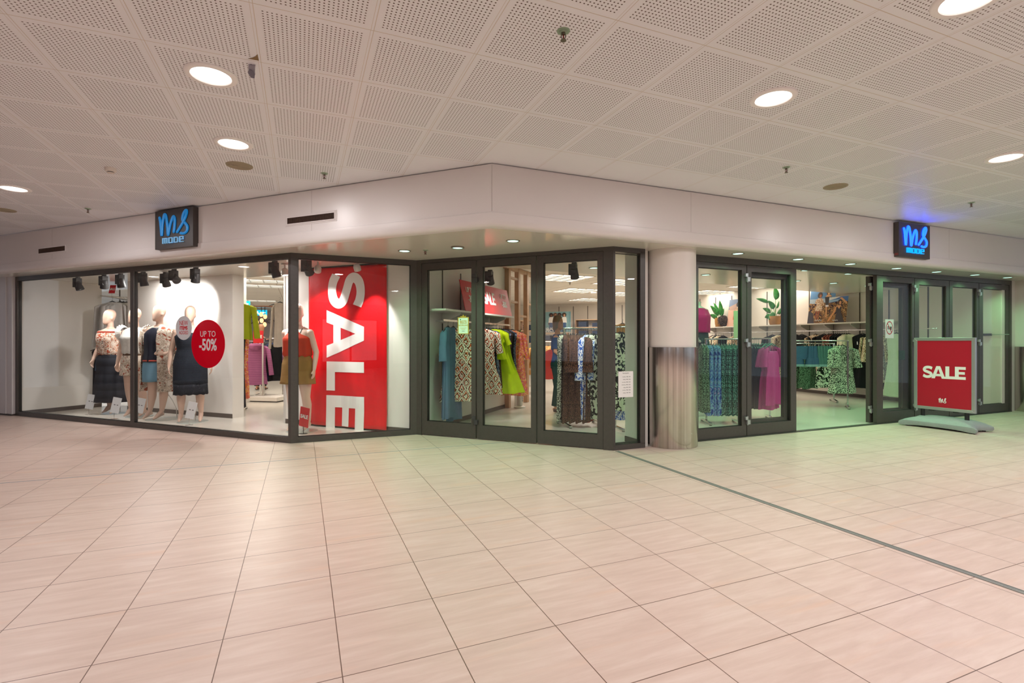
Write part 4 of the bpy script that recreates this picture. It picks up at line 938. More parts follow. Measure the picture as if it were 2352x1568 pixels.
LEOW = fabric('white_leopard', ['#161915', '#e6ead6'], 'leopard', 46); LEOB = fabric('beige_floral', ['#d9c4a4', '#7a5c40', '#e7d9bf', '#a77a52'], 'floral', 26); BLACKC = fabric('black_cloth', ['#15161a']); MAG = fabric('magenta_chiffon', ['#c03a86'], rough=.5)
MAGT = fabric('magenta_satin', ['#cf1f72'], rough=.35); CREAM = fabric('cream_cloth', ['#e6ddc2']); MINTC = fabric('ivory_crinkle', ['#dfe6cf', '#c3cdb0'], 'ribs', 40); TANC = fabric('camel_cloth', ['#cf9f62']); ZEBRA = fabric('zebra_print', ['#e3e7d6', '#161815', '#e3e7d6', '#161815'], 'floral', 14)
MAUVE = fabric('mauve_quilt', ['#a2618c']); GREYS = fabric('pale_grey_shirt', ['#c9c6c2']); DSAT = fabric('dark_satin', ['#1d2028'])
# rail helper -------------------------------------------------
def rail_stand(name, label, p, q, z, feet=True, group=None, mat=None, posts=2, cat='clothes rack'):
    p, q = Vector(p), Vector(q); c = (p + q) / 2; d = (q - p); Ld = d.length; rz = math.atan2(d.y, d.x); mat = mat or MT_CHROME
    t = thing(name, label, cat, (c.x, c.y, .006), rz, group)
    mb = MB(); mb.tube([(-Ld / 2 - .02, 0, z), (Ld / 2 + .02, 0, z)], .013, 10); obj('rail', mb, mat, t, smooth=True)
    for s in ((-1, 1) if posts == 2 else (0,)):
        x = s * Ld / 2
        mb = MB(); mb.box(x - .014, x + .014, -.014, .014, .03, z - .01); obj('post', mb, mat, t)
        if feet:
            mb = MB(); mb.loft([[(x - .02, y, zz - .012), (x + .02, y, zz - .012), (x + .02, y, zz + .012), (x - .02, y, zz + .012)] for y, zz in ((-.27, .022), (0, .04), (.27, .022))]); obj('foot', mb, mat, t)
            for y in (-.25, .25): mb = MB(); mb.lathe([(.022, 0), (.018, .012)], 10, c=(x, y, -.0)); obj('foot_cap', mb, MT_BLACK, t)
    return t
W1f = lambda t, o, z=0: Vector((W1a.x, W1a.y, 0)) + N_D * t + U_D * o + Vector((0, 0, z))
def w1t(px, o): return xs(px, W1f(0, o), N_D)
# ------------------------------------------------------------------ first wall: shelf, rail, clothes, red sign
t1 = w1t(1180, .36)
t = thing('wall_shelf', 'white wall shelf behind the first folding leaves carrying the red SALE board', 'shelf', W1f(.02, 0, 1.735), math.atan2(N_D.y, N_D.x))
mb = MB(); mb.box(0, t1, -.36, -.002, 0, .028); obj('board', mb, MT_WALL, t, bevel=.002)
for s in (.5, 1.3, 2.2): mb = MB(); mb.loft([[(s - .008, -.01, -.16), (s + .008, -.01, -.16), (s + .008, -.01, 0), (s - .008, -.01, 0)], [(s - .008, -.32, -.035), (s + .008, -.32, -.035), (s + .008, -.32, 0), (s - .008, -.32, 0)]]); obj('bracket', mb, MT_WALL, t)
t = thing('clothes_rail', 'chrome wall rail under the shelf behind the folding leaves', 'clothes rail', W1f(.05, .30, 1.60), math.atan2(N_D.y, N_D.x))
mb = MB(); mb.box(0, t1 - .1, -.006, .006, -.014, .014); obj('bar', mb, MT_CHROME, t)
for s in (.3, 1.25, 2.2): mb = MB(); mb.box(s - .01, s + .01, 0, .297, -.010, .010); obj('arm', mb, MT_CHROME, t)
SG = W1f(0, .33, 0); sg = lambda px, py: hit(px, py, SG, N_D)
s0, s1 = sg(1069.5, 714)[0], sg(1176, 728)[0]; hb = .49
t = thing('sale_board', 'long red SALE board leaning on the shelf behind the folding leaves', 'sign', SG + N_D * s0 + Vector((0, 0, 1.768)), math.atan2(N_D.y, N_D.x))
Ln = Matrix.Rotation(-.22, 4, 'X'); w = s1 - s0
mb = MB(Ln); mb.box(0, w, 0, .008, 0, hb); obj('panel', mb, MT_RED, t)
for s, sz, x, z, off, sxx, nm in (('SALE', .30, .53, .52, .007, .78, 'lettering_sale'), ('UP TO', .115, .86, .70, .0015, .85, 'lettering'), ('-50%', .155, .86, .40, .004, .72, 'lettering'), ('UP TO', .115, .15, .70, .0015, .85, 'lettering'), ('-30%', .155, .15, .40, .004, .72, 'lettering')):
    o = text(s, sz, MT_PAPER, t, off=off, sx=sxx, name='lettering', spacing=.9); o.matrix_local = Ln @ Matrix.Translation((w * x, -.002, hb * z))
for px, oo, mesh, lb, kw in ((1029, .26, G('dress', BLUED, .34, 1.40, .36, (.42, .11), .12, .018, seed=1), 'slate blue long dress nearest the frame on the wall rail', dict(rz=1.35)), (1041, .24, G('dress', BLUED, .42, 1.46, .46, None, .10, .018, seed=2), 'second slate blue dress with trailing hem on the wall rail', dict(rz=1.25)),
                         (1066, .22, G('dress', NAVYP, .40, 1.20, .50, None, .10, .018, seed=3), 'navy flowered dress peeping out between the ikat dresses', dict(rz=.5)),
                         (1060, .34, G('dress', IKAT, .46, 1.19, .58, (.36, .20), .14, .016, seed=4, tier=.62), 'ikat print dress in front on the wall rail, left of the dark stile', dict(rz=.15)),
                         (1109, .30, G('dress', IKAT, .46, 1.17, .60, (.34, .20), .14, .016, seed=5, tier=.62), 'ikat print dress right of the dark stile, beside the lime one', dict(rz=.25)),
                         (1140, .30, G('dress', LIME, .44, 1.19, .60, None, .16, .020, seed=6, tilt=.20), 'lime green dress swinging to the right on the wall rail', dict(rz=.1)), (1132, .34, G('blouse', LIME, .42, .60, .50, (.20, .15), .12, .014, seed=7), 'lime green blouse behind the lime dress', dict(rz=.3)),
                         (1176, .30, G('dress', ORANGEP, .46, 1.30, .50, (.48, .15), .12, .014, seed=8, tilt=.05), 'orange and pink flowered dress at the right end of the wall rail', dict(rz=.05, tag_=(.0, -.42))), (1168, .28, G('dress', ORANGEP, .44, 1.22, .44, (.40, .14), .10, .014, seed=9), 'second orange flowered dress tucked behind the first', dict(rz=.5))):
    q = W1f(w1t(px, oo), oo, 1.60); rz = kw.pop('rz'); hang('blouse' if 'blouse' in lb else 'dress', lb, 'dress' if 'blouse' not in lb else 'blouse', q, rz, mesh, 'clothes on the wall rail behind the folding leaves', **kw)
hm_ = [G('dress', m_, .40, 1.0 + .04 * i, .42, None, .07, .012, seed=20 + i) for i, m_ in enumerate((DSAT, NAVYP, BROWN))]
for i, px in enumerate((1118, 1123, 1128, 1147, 1152, 1156, 1160, 1164)):
    hang('dress', 'dark printed dress edge-on among the bright ones, %s from the left' % ORD[i], 'dress', W1f(w1t(px, .27), .27, 1.60), math.atan2(U_D.y, U_D.x) + .12 * math.sin(i), hm_[i % 3], 'edge-on dresses on the wall rail')
# trailing ties under the dresses
mb = MB()
# award sticker on the glass of the first leaf
def stick(name, label, cat, P, U, px0, py0, px1, py1, build, d=-.0015, group=None):
    s0, z1_ = hit(px0, py0, P, U); s1, z0_ = hit(px1, py1, P, U)
    t = thing(name, label, cat, frame(P, U) @ Vector((s0, d, z0_)), math.atan2(U.y, U.x), group); build(t, s1 - s0, z1_ - z0_); return t
PG = C2 + N_D * .035
def b_award(t, w, h):
    gold = M('gold_print', '#c9a53c', .4, .3); mb = MB(); mb.box(0, w, 0, .001, 0, h * .86); obj('border', mb, gold, t)
    mb = MB(); mb.box(w * .08, w * .92, -.001, -.0001, h * .035, h * .82); obj('field', mb, M('award_mint', '#e3efe0', .5), t)
    mb = MB(); mb.add([(w * .28, 0, h * .86), (w * .22, 0, h * .94), (w * .40, 0, h * .90), (w * .5, 0, h * 1.0), (w * .60, 0, h * .90), (w * .78, 0, h * .94), (w * .72, 0, h * .86)], [tuple(range(7))]); obj('crown', mb, gold, t)
    for s, z, sz, m_, of in (('BESTE', .62, .155, gold, .0012), ('NEDERLAND', .44, .10, gold, .0006)):
        text(s, w * sz * 1.7, m_, t, loc=(w * .5, -.0014, h * z), depth=.0002, off=of, sx=.9)
    for zz, ww, hh, mm in ((.535, .62, .012, gold), (.31, .60, .008, gold), (.25, .34, .010, gold), (.15, .24, .010, MT_BLACK)): mb = MB(); mb.box(w * (.5 - ww / 2), w * (.5 + ww / 2), -.0015, -.001, h * (zz - hh), h * (zz + hh)); obj('text_line', mb, mm, t)
    mb = MB(); mb.lathe([(w * .055, 0), (.0001, 0)], 12); o = obj('shield', mb, M('award_green', '#2f8a5d', .5), t); o.rotation_euler = (PI / 2, 0, 0); o.location = (w * .25, -.0015, h * .74)
stick('award_sticker', 'gold framed award sticker with a crown on the first folding leaf', 'sticker', PG, U_D, 1051.5, 722, 1077, 767, b_award)
# ------------------------------------------------------------------ wooden screen
WS = W1f(0, 0); t = thing('wooden_screen', 'open room divider of pale wooden posts behind the folding doors', 'room divider', W1f(w1t(1153, 0) + 1.35, .0, .006), math.atan2(N_D.y, N_D.x))
base_s = w1t(1153, 0) + 1.35
for px in (1161.5, 1184, 1204, 1222, 1236):
    s = w1t(px, 0) - base_s + (1.32 if False else 0)
    mb = MB(); mb.box(s - .05, s + .05, -.09, .0, 0, ZI - .01); obj('post', mb, MT_WOOD, t)
mb = MB(); mb.box(w1t(1155, 0) - base_s, w1t(1240, 0) - base_s, -.085, -.005, ZI - .09, ZI - .012); obj('top_rail', mb, MT_WOOD, t)
for pxa, pxb, py in ((1161, 1184, 694), (1161, 1184, 640), (1184, 1204, 727), (1184, 1204, 825), (1204, 1222, 700), (1204, 1222, 848), (1222, 1236, 760), (1161, 1184, 800)):
    a, b = w1t(pxa, 0), w1t(pxb, 0); z = hit((pxa + pxb) / 2, py, W1f(0, 0), N_D)[1]
    mb = MB(); mb.box(a - base_s, b - base_s, -.08, -.01, z - .02, z + .02); obj('cross_bar', mb, MT_WOOD, t)
q = gp(1193.5, 936)
t = thing('tower_fan', 'pale grey tower fan standing before the wooden screen', 'fan', (q.x, q.y, .006), .3)
mb = MB(); mb.lathe([(.115, 0), (.115, .02), (.06, .035)], 32); obj('base', mb, MT_WHITE, t, smooth=True)
mb = MB(); mb.lathe([(.058, .035), (.060, .06), (.060, .76), (.050, .80)], 24); obj('body', mb, M('fan_grey', '#c9c7c2', .45), t, smooth=True)
mb = MB()
for i in range(28): mb.box(.025 + .0, .056, -.040, -.036 - .012, .12 + i * .02, .13 + i * .02)
o = obj('grille', mb, MT_GREYPL, t)
# ------------------------------------------------------------------ rack with brown dresses behind the third leaf
yJ = 7.85; pa_, pb_ = at(1312, 755, yJ), at(1374, 751, yJ + .1); zJ = pa_.z
rail_stand('clothes_rack', 'chrome rack of long brown and leaf print dresses behind the third leaf', (at(1296, 755, yJ - .02).x, yJ - .02, 0), (at(1378, 755, yJ + .15).x, yJ + .15, 0), zJ, group='chrome racks at the entrance')
bm = [G('dress', BROWN, .44, 1.42 - .015 * i, .46, (.50, .13) if i % 2 else None, .10, .016, seed=30 + i, tier=.6 if i % 2 else None) for i in range(3)]
for i in range(11):
    px = 1300 + i * 5.0; p = at(px, 757, yJ + .05 * (i % 3)); hang('dress', 'brown leopard print long dress behind the third leaf, %s from the left' % ORD[i], 'dress', (p.x, p.y, zJ + .0), 1.36 + .12 * math.sin(i * 2.1), bm[i % 3], 'brown dresses behind the third leaf')
bwm = G('dress', LEOW, .40, 1.42, .44, None, .10, .016, seed=40)
p = at(1291, 757, yJ + .02); hang('dress', 'black and white print dress at the left end of the brown dresses', 'dress', (p.x, p.y, zJ), 1.2, bwm)
lm = G('dress', BWLEAF, .46, 1.38, .50, (.55, .14), .12, .016, seed=41); bw = G('dress', BLUEW, .40, 1.38, .36, (.62, .12), .08, .014, seed=42, tilt=-.03); rs = G('dress', fabric('brick_red_cloth', ['#a8412f']), .40, 1.42, .44, None, .08, .012, seed=43)
for px, m_, lb, rz, dy in ((1350, bw, 'blue and white dash print dress in the corner of the third leaf', .9, -.04), (1358, rs, 'brick red dress between the leaf print dresses', 1.0, .02), (1364, lm, 'cream leaf print dress at the right of the third leaf', .35, -.06), (1374, bw, 'blue and white dress hidden behind the leaf print dress', .9, .08)):
    p = at(px, 756, yJ + dy); hang('dress', lb, 'dress', (p.x, p.y, zJ), rz, m_)
# second rail in the narrow side light
yK = 7.55; pk0, pk1 = at(1413, 751, yK), at(1462, 751, yK + .1)
rail_stand('clothes_rack', 'blue tinted rack with leaf print dresses seen in the side light', (pk0.x, pk0.y, 0), (pk1.x, pk1.y, 0), pk0.z, group='chrome racks at the entrance')
lm2 = G('dress', BWLEAF, .46, 1.22, .52, None, .12, .016, seed=44, k=5)
for px, m_, lb, rz, dy in ((1424, lm2, 'cream leaf print dress in front in the narrow side light', .2, -.04), (1430, bw, 'blue and white hem below the leaf print dress in the side light', .6, .12), (1441, G('dress', LEOT, .42, 1.2, .46, None, .1, .014, seed=45), 'teal print dress behind the leaf dress in the side light', .9, .16)):
    p = at(px, 752, yK + dy); hang('dress', lb, 'dress', (p.x, p.y, pk0.z), rz, m_)
# ------------------------------------------------------------------ right leaves: racks
def zc(px, py, y): return at(px, py, y)
yG = 8.1; a_, b_ = at(1622, 782, yG), at(1696, 782, yG - .05)
rail_stand('clothes_rack', 'chrome rack of patterned maxi dresses behind the first right leaf', (a_.x, a_.y, 0), (b_.x, b_.y, 0), a_.z + .02, group='chrome racks at the entrance')
gm = [G('dress', m_, .42, L_, .42, None, .09, .014, seed=50 + i) for i, (m_, L_) in enumerate(((LEOG, 1.14), (BLUEF, 1.18), (LEOT, 1.18), (LEOW, 1.08)))]
seqG = [(1613, 0, 'green leopard print dress at the left end of the maxi rack'), (1618, 0, None), (1624, 1, 'blue floral dress in front on the maxi rack'), (1631, 1, None), (1638, 1, None), (1645, 1, None), (1651, 2, None), (1657, 2, None), (1663, 2, None), (1669, 2, None), (1675, 2, None), (1681, 2, None), (1687, 2, None), (1700, 3, 'white leopard dress at the right end of the maxi rack')]
nm = ['green leopard maxi dress behind the first right leaf', 'blue floral maxi dress behind the first right leaf', 'teal leopard maxi dress behind the first right leaf', '']
for i, (px, k_, lb) in enumerate(seqG):
    p = at(px, 784, yG - .02 * (i % 2)); hang('dress', lb or nm[k_] + ', %s hanger' % ORD[i], 'dress', (p.x, p.y, a_.z + .02), 1.38 + .1 * math.sin(i * 1.7), gm[k_], ['green leopard maxi dresses', 'blue floral maxi dresses', 'teal leopard maxi dresses', None][k_], hanger='teal')
yH = 8.6; a_, b_ = at(1712, 781, yH), at(1768, 781, yH - .1)
rail_stand('clothes_rack', 'chrome rack of black and magenta dresses behind the second right leaf', (a_.x, a_.y, 0), (b_.x, b_.y, 0), a_.z + .02, group='chrome racks at the entrance')
bk = [G('dress', BLACKC, .40, 1.15, .42, None, .09, .014, seed=60 + i) for i in range(2)]; mg = [G('dress', MAG, .33, 1.16 - .08 * i, .34, (.30, .12), .11, .024, seed=64 + i, strap=True, tier=.35) for i in range(2)]
for i, px in enumerate((1722, 1727, 1732, 1737, 1742)): p = at(px, 783, yH); hang('dress', 'black dress packed left of the magenta dresses, %s of five' % ORD[i], 'dress', (p.x, p.y, a_.z + .02), 1.35 + .1 * math.sin(i), bk[i % 2], 'black dresses beside the magenta ones', hanger='teal')
for i, (px, lb) in enumerate(((1752, 'magenta chiffon dress, left one of four behind the second right leaf'), (1759, 'magenta chiffon dress, second of four behind the second right leaf'), (1766, 'magenta chiffon dress, third of four behind the second right leaf'), (1773, 'magenta chiffon dress, right one of four behind the second right leaf'))):
    p = at(px, 783, yH - .08 * i); hang('dress', lb, 'dress', (p.x, p.y, a_.z + .02), .55 + .2 * math.sin(i * 2), mg[i % 2], 'magenta chiffon dresses', hanger='teal')
# headless mannequin with magenta top and black jeans, partly behind the door frame
p = at(1603, 784, 9.2)
t = thing('mannequin', 'headless mannequin in magenta satin top and black jeans on a plinth', 'mannequin', (p.x, p.y, .40), math.radians(25))
fuse('body', body_mesh([((-.192, 0, 1.445), (-.25, .05, 1.18), (-.20, -.10, .98), (.5, -.3, -.5), (1, 0, 0), -1), ((.192, 0, 1.445), (.25, .08, 1.18), (.20, -.02, .98), (-.4, -.2, -.6), (-1, 0, 0), 1)], legs(), head=False), M('pale_grey_skin', '#e4e2de', .4), t)
mb = MB(); mb.lathe([(.052, 1.50), (.050, 1.60), (.062, 1.615), (.001, 1.62)], 20); obj('neck_block', mb, MT_WHITE, t, smooth=True)
cloth('satin_top', [(1.50, .12, .09, 0, 0), (1.47, .215, .115, 0, 0), tring(1.36, .035), (1.20, .215, .165, 0, -.01), (1.06, .225, .165, 0, 0)], MAGT, t, fold=.012, k=8)
cloth('jeans', [tring(1.07, .012), tring(.95, .018), (.86, .235, .168, 0, .02)], fabric('black_denim', ['#15161b', '#24262e'], 'denim'), t)
for s in (-1, 1): cloth('trouser_leg', [(.90, .122, .155, s * .104, .018), (.50, .085, .09, s * .108, .01), (.12, .062, .068, s * .115, .05)], fabric('black_denim', ['#15161b', '#24262e'], 'denim'), t)
t = thing('plinth', 'white box plinth under the headless mannequin', 'plinth', (p.x, p.y, .006), .3); mb = MB(); mb.box(-.32, .32, -.32, .32, 0, .06); obj('base', mb, MT_WALL, t); mb = MB(); mb.box(-.29, .29, -.29, .29, .06, .393); obj('block', mb, MT_WALL, t)
# ------------------------------------------------------------------ open doorway: shorts and leopard shirts
yI = 10.1; a_, b_ = at(1806, 783, yI + .35), at(1947, 782, yI - .15)
rail_stand('clothes_rack', 'chrome four-legged rack of denim shorts and leopard shirts in the open doorway', (a_.x, a_.y, 0), (b_.x, b_.y, 0), a_.z, group='chrome racks at the entrance', posts=2)
def shorts_mesh(mat, W=.46, L=.50, seed=0):
    mb = MB(); rr = random.Random(seed); n = 24
    mb.loft([[(rx * math.cos(2 * PI * i / n), ry * math.sin(2 * PI * i / n), z) for i in range(n)] for z, rx, ry in ((-.10, W * .44, .035), (-.14, W * .46, .045), (-.30, W * .52, .075), (-.36, W * .54, .08))])
    for s in (-1, 1): mb.loft([[(s * W * .27 + rx * math.cos(2 * PI * i / n) + s * .02, ry * math.sin(2 * PI * i / n), z + s * 0) for i in range(n)] for z, rx, ry in ((-.33, W * .25, .075), (-.42, W * .275, .085), (-L, W * .29, .09))])
    return mb.mesh('denim_shorts', mat, smooth=70)
def hang_shorts(px, py, y, rz, mesh, lb, cuff, roll=0, tagc=False):
    p = at(px, py, y); o = hang('denim_shorts', lb, 'shorts', (p.x, p.y, a_.z), rz, mesh, 'denim shorts on the doorway rack', roll=roll)
    for s in (-1, 1):
        mb = MB(); n = 24; mb.loft([[(s * .46 * .27 + s * .02 + .46 * .305 * math.cos(2 * PI * i / n), .097 * math.sin(2 * PI * i / n), z) for i in range(n)] for z in (-.455, -.50)]); obj('rolled_cuff', mb, cuff, o, smooth=70)
    if tagc: mb = MB(); mb.box(.02, .055, -.105, -.103, -.34, -.24); obj('price_tag', mb, M('tag_yellow', '#d8b54a', .5), o)
DB = fabric('bright_denim', ['#15365c', '#23527f'], 'denim'); DT = fabric('teal_denim', ['#2a4f4f', '#44706b'], 'denim'); CUF = fabric('denim_inside', ['#6c8d92', '#84a3a3'], 'denim'); smB = shorts_mesh(DB); smT = shorts_mesh(DT, seed=2)
hang_shorts(1848, 784, yI - .05, .05, smB, 'blue denim shorts facing front with a yellow tag', CUF, tagc=True)
for i, px in enumerate((1862, 1867, 1873)): hang_shorts(px, 784, yI + .02, .95, smB, 'blue denim shorts, %s of three seen from the side behind the front pair' % ('first', 'second', 'third')[i], CUF)
for i, px in enumerate((1881, 1887, 1894, 1900, 1906)): hang_shorts(px, 784, yI + .05, 1.0, smT, 'washed teal denim shorts, %s from the left beside the blue ones' % ('first', 'second', 'third', 'fourth', 'fifth')[i], CUF)
ls = [G('shirt', LEOW, .50, 1.02, .60, (.36, .20), .13, .018, seed=70 + i) for i in range(2)]
for px, dy, rz, lb in ((1935, -.1, .15, 'white leopard shirt facing the doorway'), (1926, .02, .8, 'white leopard shirt edge-on behind the front one'), (1918, .06, .9, 'white leopard shirt farthest left of the doorway shirts')): p = at(px, 784, yI + dy); hang('shirt', lb, 'shirt', (p.x, p.y, a_.z), rz, ls[px % 2], 'leopard shirts in the doorway')
# lower row of garments behind the rack
sk = [G('skirt', m_, .40, L_, .46, None, .1, .018, seed=80 + i) for i, (m_, L_) in enumerate(((LEOG, .98), (LEOG, .94), (ZEBRA, .95)))]
rail_stand('clothes_rack', 'lower chrome rack behind the denim shorts', (at(1800, 784, 11.3).x, 11.3, 0), (at(1915, 784, 11.0).x, 11.0, 0), 1.25, group='chrome racks at the entrance')
for px, k_, rz, lb in ((1836, 0, .3, 'dark green print dress at the left under the denim shorts'), (1846, 1, .7, 'dark green print dress, second under the denim shorts'), (1859, 0, .4, 'dark green print dress, third under the denim shorts'), (1894, 2, .2, 'zebra print dress under the teal shorts')):
    p = at(px, 790, 11.2 - (px - 1836) * .003); hang('dress', lb, 'dress', (p.x, p.y, 1.25), rz, sk[k_])
# ------------------------------------------------------------------ right wall: shelf, rail, clothes, posters, plants
def w2(px, o, z=0):
    P = W2 - U_R * o; s = xs(px, P, N_R); q = P + N_R * s; return Vector((q.x, q.y, z)), s
RW = math.atan2(-N_R.y, -N_R.x)        # local x runs towards the camera side (right in the picture), y into the wall
sh0 = w2(1618, .38)[1]; sh1 = w2(2003, .38)[1] - .3; ZSH = 1.715
q = W2 - U_R * .0 + N_R * sh0
t = thing('wall_shelf', 'long wall shelf with photo boards and plants on the right shop wall', 'shelf', (q.x, q.y, ZSH), RW)
mb = MB(); mb.box(0, sh0 - sh1, -.38, -.002, 0, .028); obj('board', mb, MT_WALL2, t, bevel=.002)
for px in (1644, 1681, 1762, 1859, 1914, 1975):
    s = sh0 - _w2(px) ; mb = MB(); mb.loft([[(s - .010, -.01, -.15), (s + .010, -.01, -.15), (s + .010, -.01, 0), (s - .010, -.01, 0)], [(s - .010, -.33, -.03), (s + .010, -.33, -.03), (s + .010, -.33, 0), (s - .010, -.33, 0)]]); obj('bracket', mb, MT_WALL2, t)
q = W2 - U_R * .30 + N_R * sh0; ZRW = 1.56
t = thing('clothes_rail', 'chrome wall rail under the long right shelf', 'clothes rail', (q.x, q.y, ZRW), RW)
mb = MB(); mb.tube([(0, 0, 0), (sh0 - sh1 + .9, 0, 0)], .013, 10); obj('bar', mb, MT_CHROME, t, smooth=True)
for px in (1644, 1762, 1859, 1914, 1975): s = sh0 - _w2(px); mb = MB(); mb.box(s - .008, s + .008, .0, .295, -.01, .01); obj('arm', mb, MT_CHROME, t)
def on2(px, mesh, lb, name='dress', cat='dress', face=True, jit=0, group=None, off=.30, **kw):
    q, s = w2(px, off, ZRW); return hang(name, lb, cat, q, (RW if face else RW + PI / 2) + jit, mesh, group, **kw)
bt = G('top', BLACKC, .44, .75, .46, (.2, .15), .1, .012, seed=90); bb = G('blouse', LEOB, .44, .95, .50, (.5, .15), .1, .012, seed=91); bd = G('dress', BLACKC, .44, 1.30, .58, None, .12, .014, seed=92); cs = G('blouse', CREAM, .40, 1.05, .44, (.72, .12), .08, .010, seed=93)
iv = G('dress', MINTC, .36, 1.42, .50, None, .1, .012, seed=94); ck = G('dress', LEOB, .42, 1.15, .46, (.55, .16), .1, .014, seed=95); rd = G('dress', fabric('dark_red_floral', ['#1d1a1c', '#a2503c', '#1d1a1c', '#c59a80'], 'floral', 30), .42, .9, .44, None, .08, .012, seed=96)
GR = 'clothes on the long right wall rail'
on2(1828, bt, 'black top at the left edge of the open doorway on the wall rail', 'top', 'top', group=GR); on2(1842, bt, 'black top right of the first one under the shelf', 'top', 'top', group=GR)
on2(1873, bb, 'beige floral blouse facing out under the two beach posters', 'blouse', 'blouse', group=GR)
on2(1893, bt, 'black round neck top right of the beige floral blouse', 'top', 'top', group=GR, jit=.2)
for i, px in enumerate((1904, 1909, 1914)): on2(px, rd, 'dark red floral dress hanging edge-on, %s of three' % ('first', 'second', 'third')[i], face=False, group=GR, jit=.1 * i)
for i, px in enumerate((1919, 1924, 1929, 1934, 1939, 1944)): on2(px, bd if i < 4 else cs, ('black dress edge-on in the row before the cream blouses, %s of four' % ORD[i] if i < 4 else 'cream long sleeve blouse, %s of two edge-on' % ('left', 'right')[i - 4]), 'dress' if i < 4 else 'blouse', 'dress' if i < 4 else 'blouse', face=False, group=GR if i >= 4 else 'dense row of black dresses', jit=.05 * i)
on2(1949, cs, 'cream long sleeve blouse facing out left of the black sleeveless dress', 'blouse', 'blouse', jit=.3)
on2(1981, bd, 'black sleeveless V-neck dress facing out at the doorway', jit=.1, tag_=(-.06, -.26)); on2(1996, bd, 'black dress behind the black sleeveless dress', jit=.5)
on2(2007, ck, 'beige leopard dress half behind the folded leaf', jit=.2); on2(2016, ck, 'beige leopard dress in the glass right of the folded leaf', jit=.9)
on2(2059, iv, 'long ivory crinkle dress behind the no-food notice leaf, left one', jit=.25); on2(2072, iv, 'long ivory crinkle dress, right one beside the dark hanger', jit=.1)

# hidden left part, over the maxi rack and beside the second plant
for i, px in enumerate((1636, 1641, 1646, 1651, 1656, 1661, 1688)): on2(px, (rd, cs, bd, cs, bb, bd, bb)[i], 'garment edge-on under the far end of the right shelf, %s from the left' % ORD[i], 'garment', 'garment', face=False, group='garments at the far end of the right rail', jit=.1)
on2(1774, G('dress', BLACKC, .50, 1.15, .5, (.3, .16), .1, .012, seed=97), 'black shirt dress below the big potted plant'); on2(1792, cs, 'cream blouse right of the black shirt dress', 'blouse', 'blouse', jit=.8); on2(1800, ck, 'leopard dress at the edge of the second right leaf', jit=.9)
# photo boards
def board(px0, px1, zb_, h, label, build, off=.30, lean=.16, name='photo_board'):
    a, sa = w2(px0, off); b, sb = w2(px1, off); w = sa - sb
    t = thing(name, label, 'poster', (a.x, a.y, zb_), RW); Lm = Matrix.Rotation(-lean, 4, 'X'); build(t, w, h, Lm); return t
def poly(mb, pts, y, w, h, mi): mb.add([(p[0] * w, y, p[1] * h) for p in pts], [tuple(range(len(pts)))], mi)
def photo(t, w, h, Lm, layers, cols, sky=None):
    mb = MB(Lm); mb.box(0, w, .0, .006, 0, h); o = obj('board_core', mb, MT_WALL, t)
    mb = MB(Lm); ms = []
    for i, (c, pts) in enumerate(layers): poly(mb, pts, -.0006 - .0004 * i, w, h, i); ms.append(c if not isinstance(c, str) else M('photo_' + c, '#' + c, .5))
    obj('photo_print', mb, ms, t)
def blob(cx, cy, rx, ry, n=14, a0=0): return [(cx + rx * math.cos(a0 + 2 * PI * i / n), cy + ry * math.sin(a0 + 2 * PI * i / n)) for i in range(n)]
ROCK = fabric('photo_rocks', ['#6b5240', '#c39a68', '#3d3340', '#a07850', '#5a4638'], 'floral', 13); SKYG = M('photo_sky', '#6f9cc4', .5); FLOW = fabric('photo_floral', ['#e2cfb4', '#b08466', '#efe2cc'], 'floral', 40)
def scrawl(t, w, h, Lm, y):
    mb = MB(Lm); mb.tube([(w * (.30 + .28 * k / 22), y, h * (.085 + .022 * math.sin(k * 2.3) + .01 * math.sin(k * .9))) for k in range(23)], .004, 5); obj('handwritten_mark', mb, MT_PAPER, t)
def ph1(t, w, h, Lm):
    photo(t, w, h, Lm, [('5d8fbd', [(0, 0), (1, 0), (1, 1), (0, 1)]), ('a9bccb', [(0, .5), (1, .5), (1, .72), (0, .72)]), ('3f78a0', [(.8, .55), (1, .55), (1, .68), (.8, .68)]), (ROCK, [(0, 0), (1, 0), (1, .55), (.6, .60), (.3, .57), (0, .60)]), ('33303a', [(0, 0), (.28, 0), (.2, .28), (.05, .38), (0, .3)]), ('40342f', blob(.40, .83, .10, .09)), ('a8643c', blob(.42, .80, .045, .05)),
        (FLOW, [(.26, .70), (.33, .74), (.50, .74), (.60, .55), (.58, .50), (.52, .56), (.56, .36), (.24, .36), (.30, .58), (.22, .58)]), ('9a4a2c', [(.30, .36), (.35, .36), (.33, .14), (.29, .14)]), ('9a4a2c', [(.40, .36), (.46, .36), (.40, .10), (.36, .10)]), ('7a4630', blob(.73, .87, .075, .07)), ('dfb98c', blob(.74, .87, .045, .05)), ('e8cfa8', [(.66, .93), (.80, .93), (.78, .89), (.68, .89)]), ('dca97a', [(.63, .78), (.68, .82), (.80, .82), (.86, .78), (.84, .74), (.64, .74)]), ('2f2a2c', [(.60, .76), (.86, .76), (.82, .52), (.66, .52)]),
        ('e6e4e6', [(.66, .52), (.80, .52), (.80, .47), (.67, .47)]), ('d59a62', [(.67, .47), (.73, .47), (.76, .15), (.71, .15)]), ('d59a62', [(.80, .70), (.85, .70), (.82, .46), (.79, .46)])], None)
    scrawl(t, w, h, Lm, -.009)
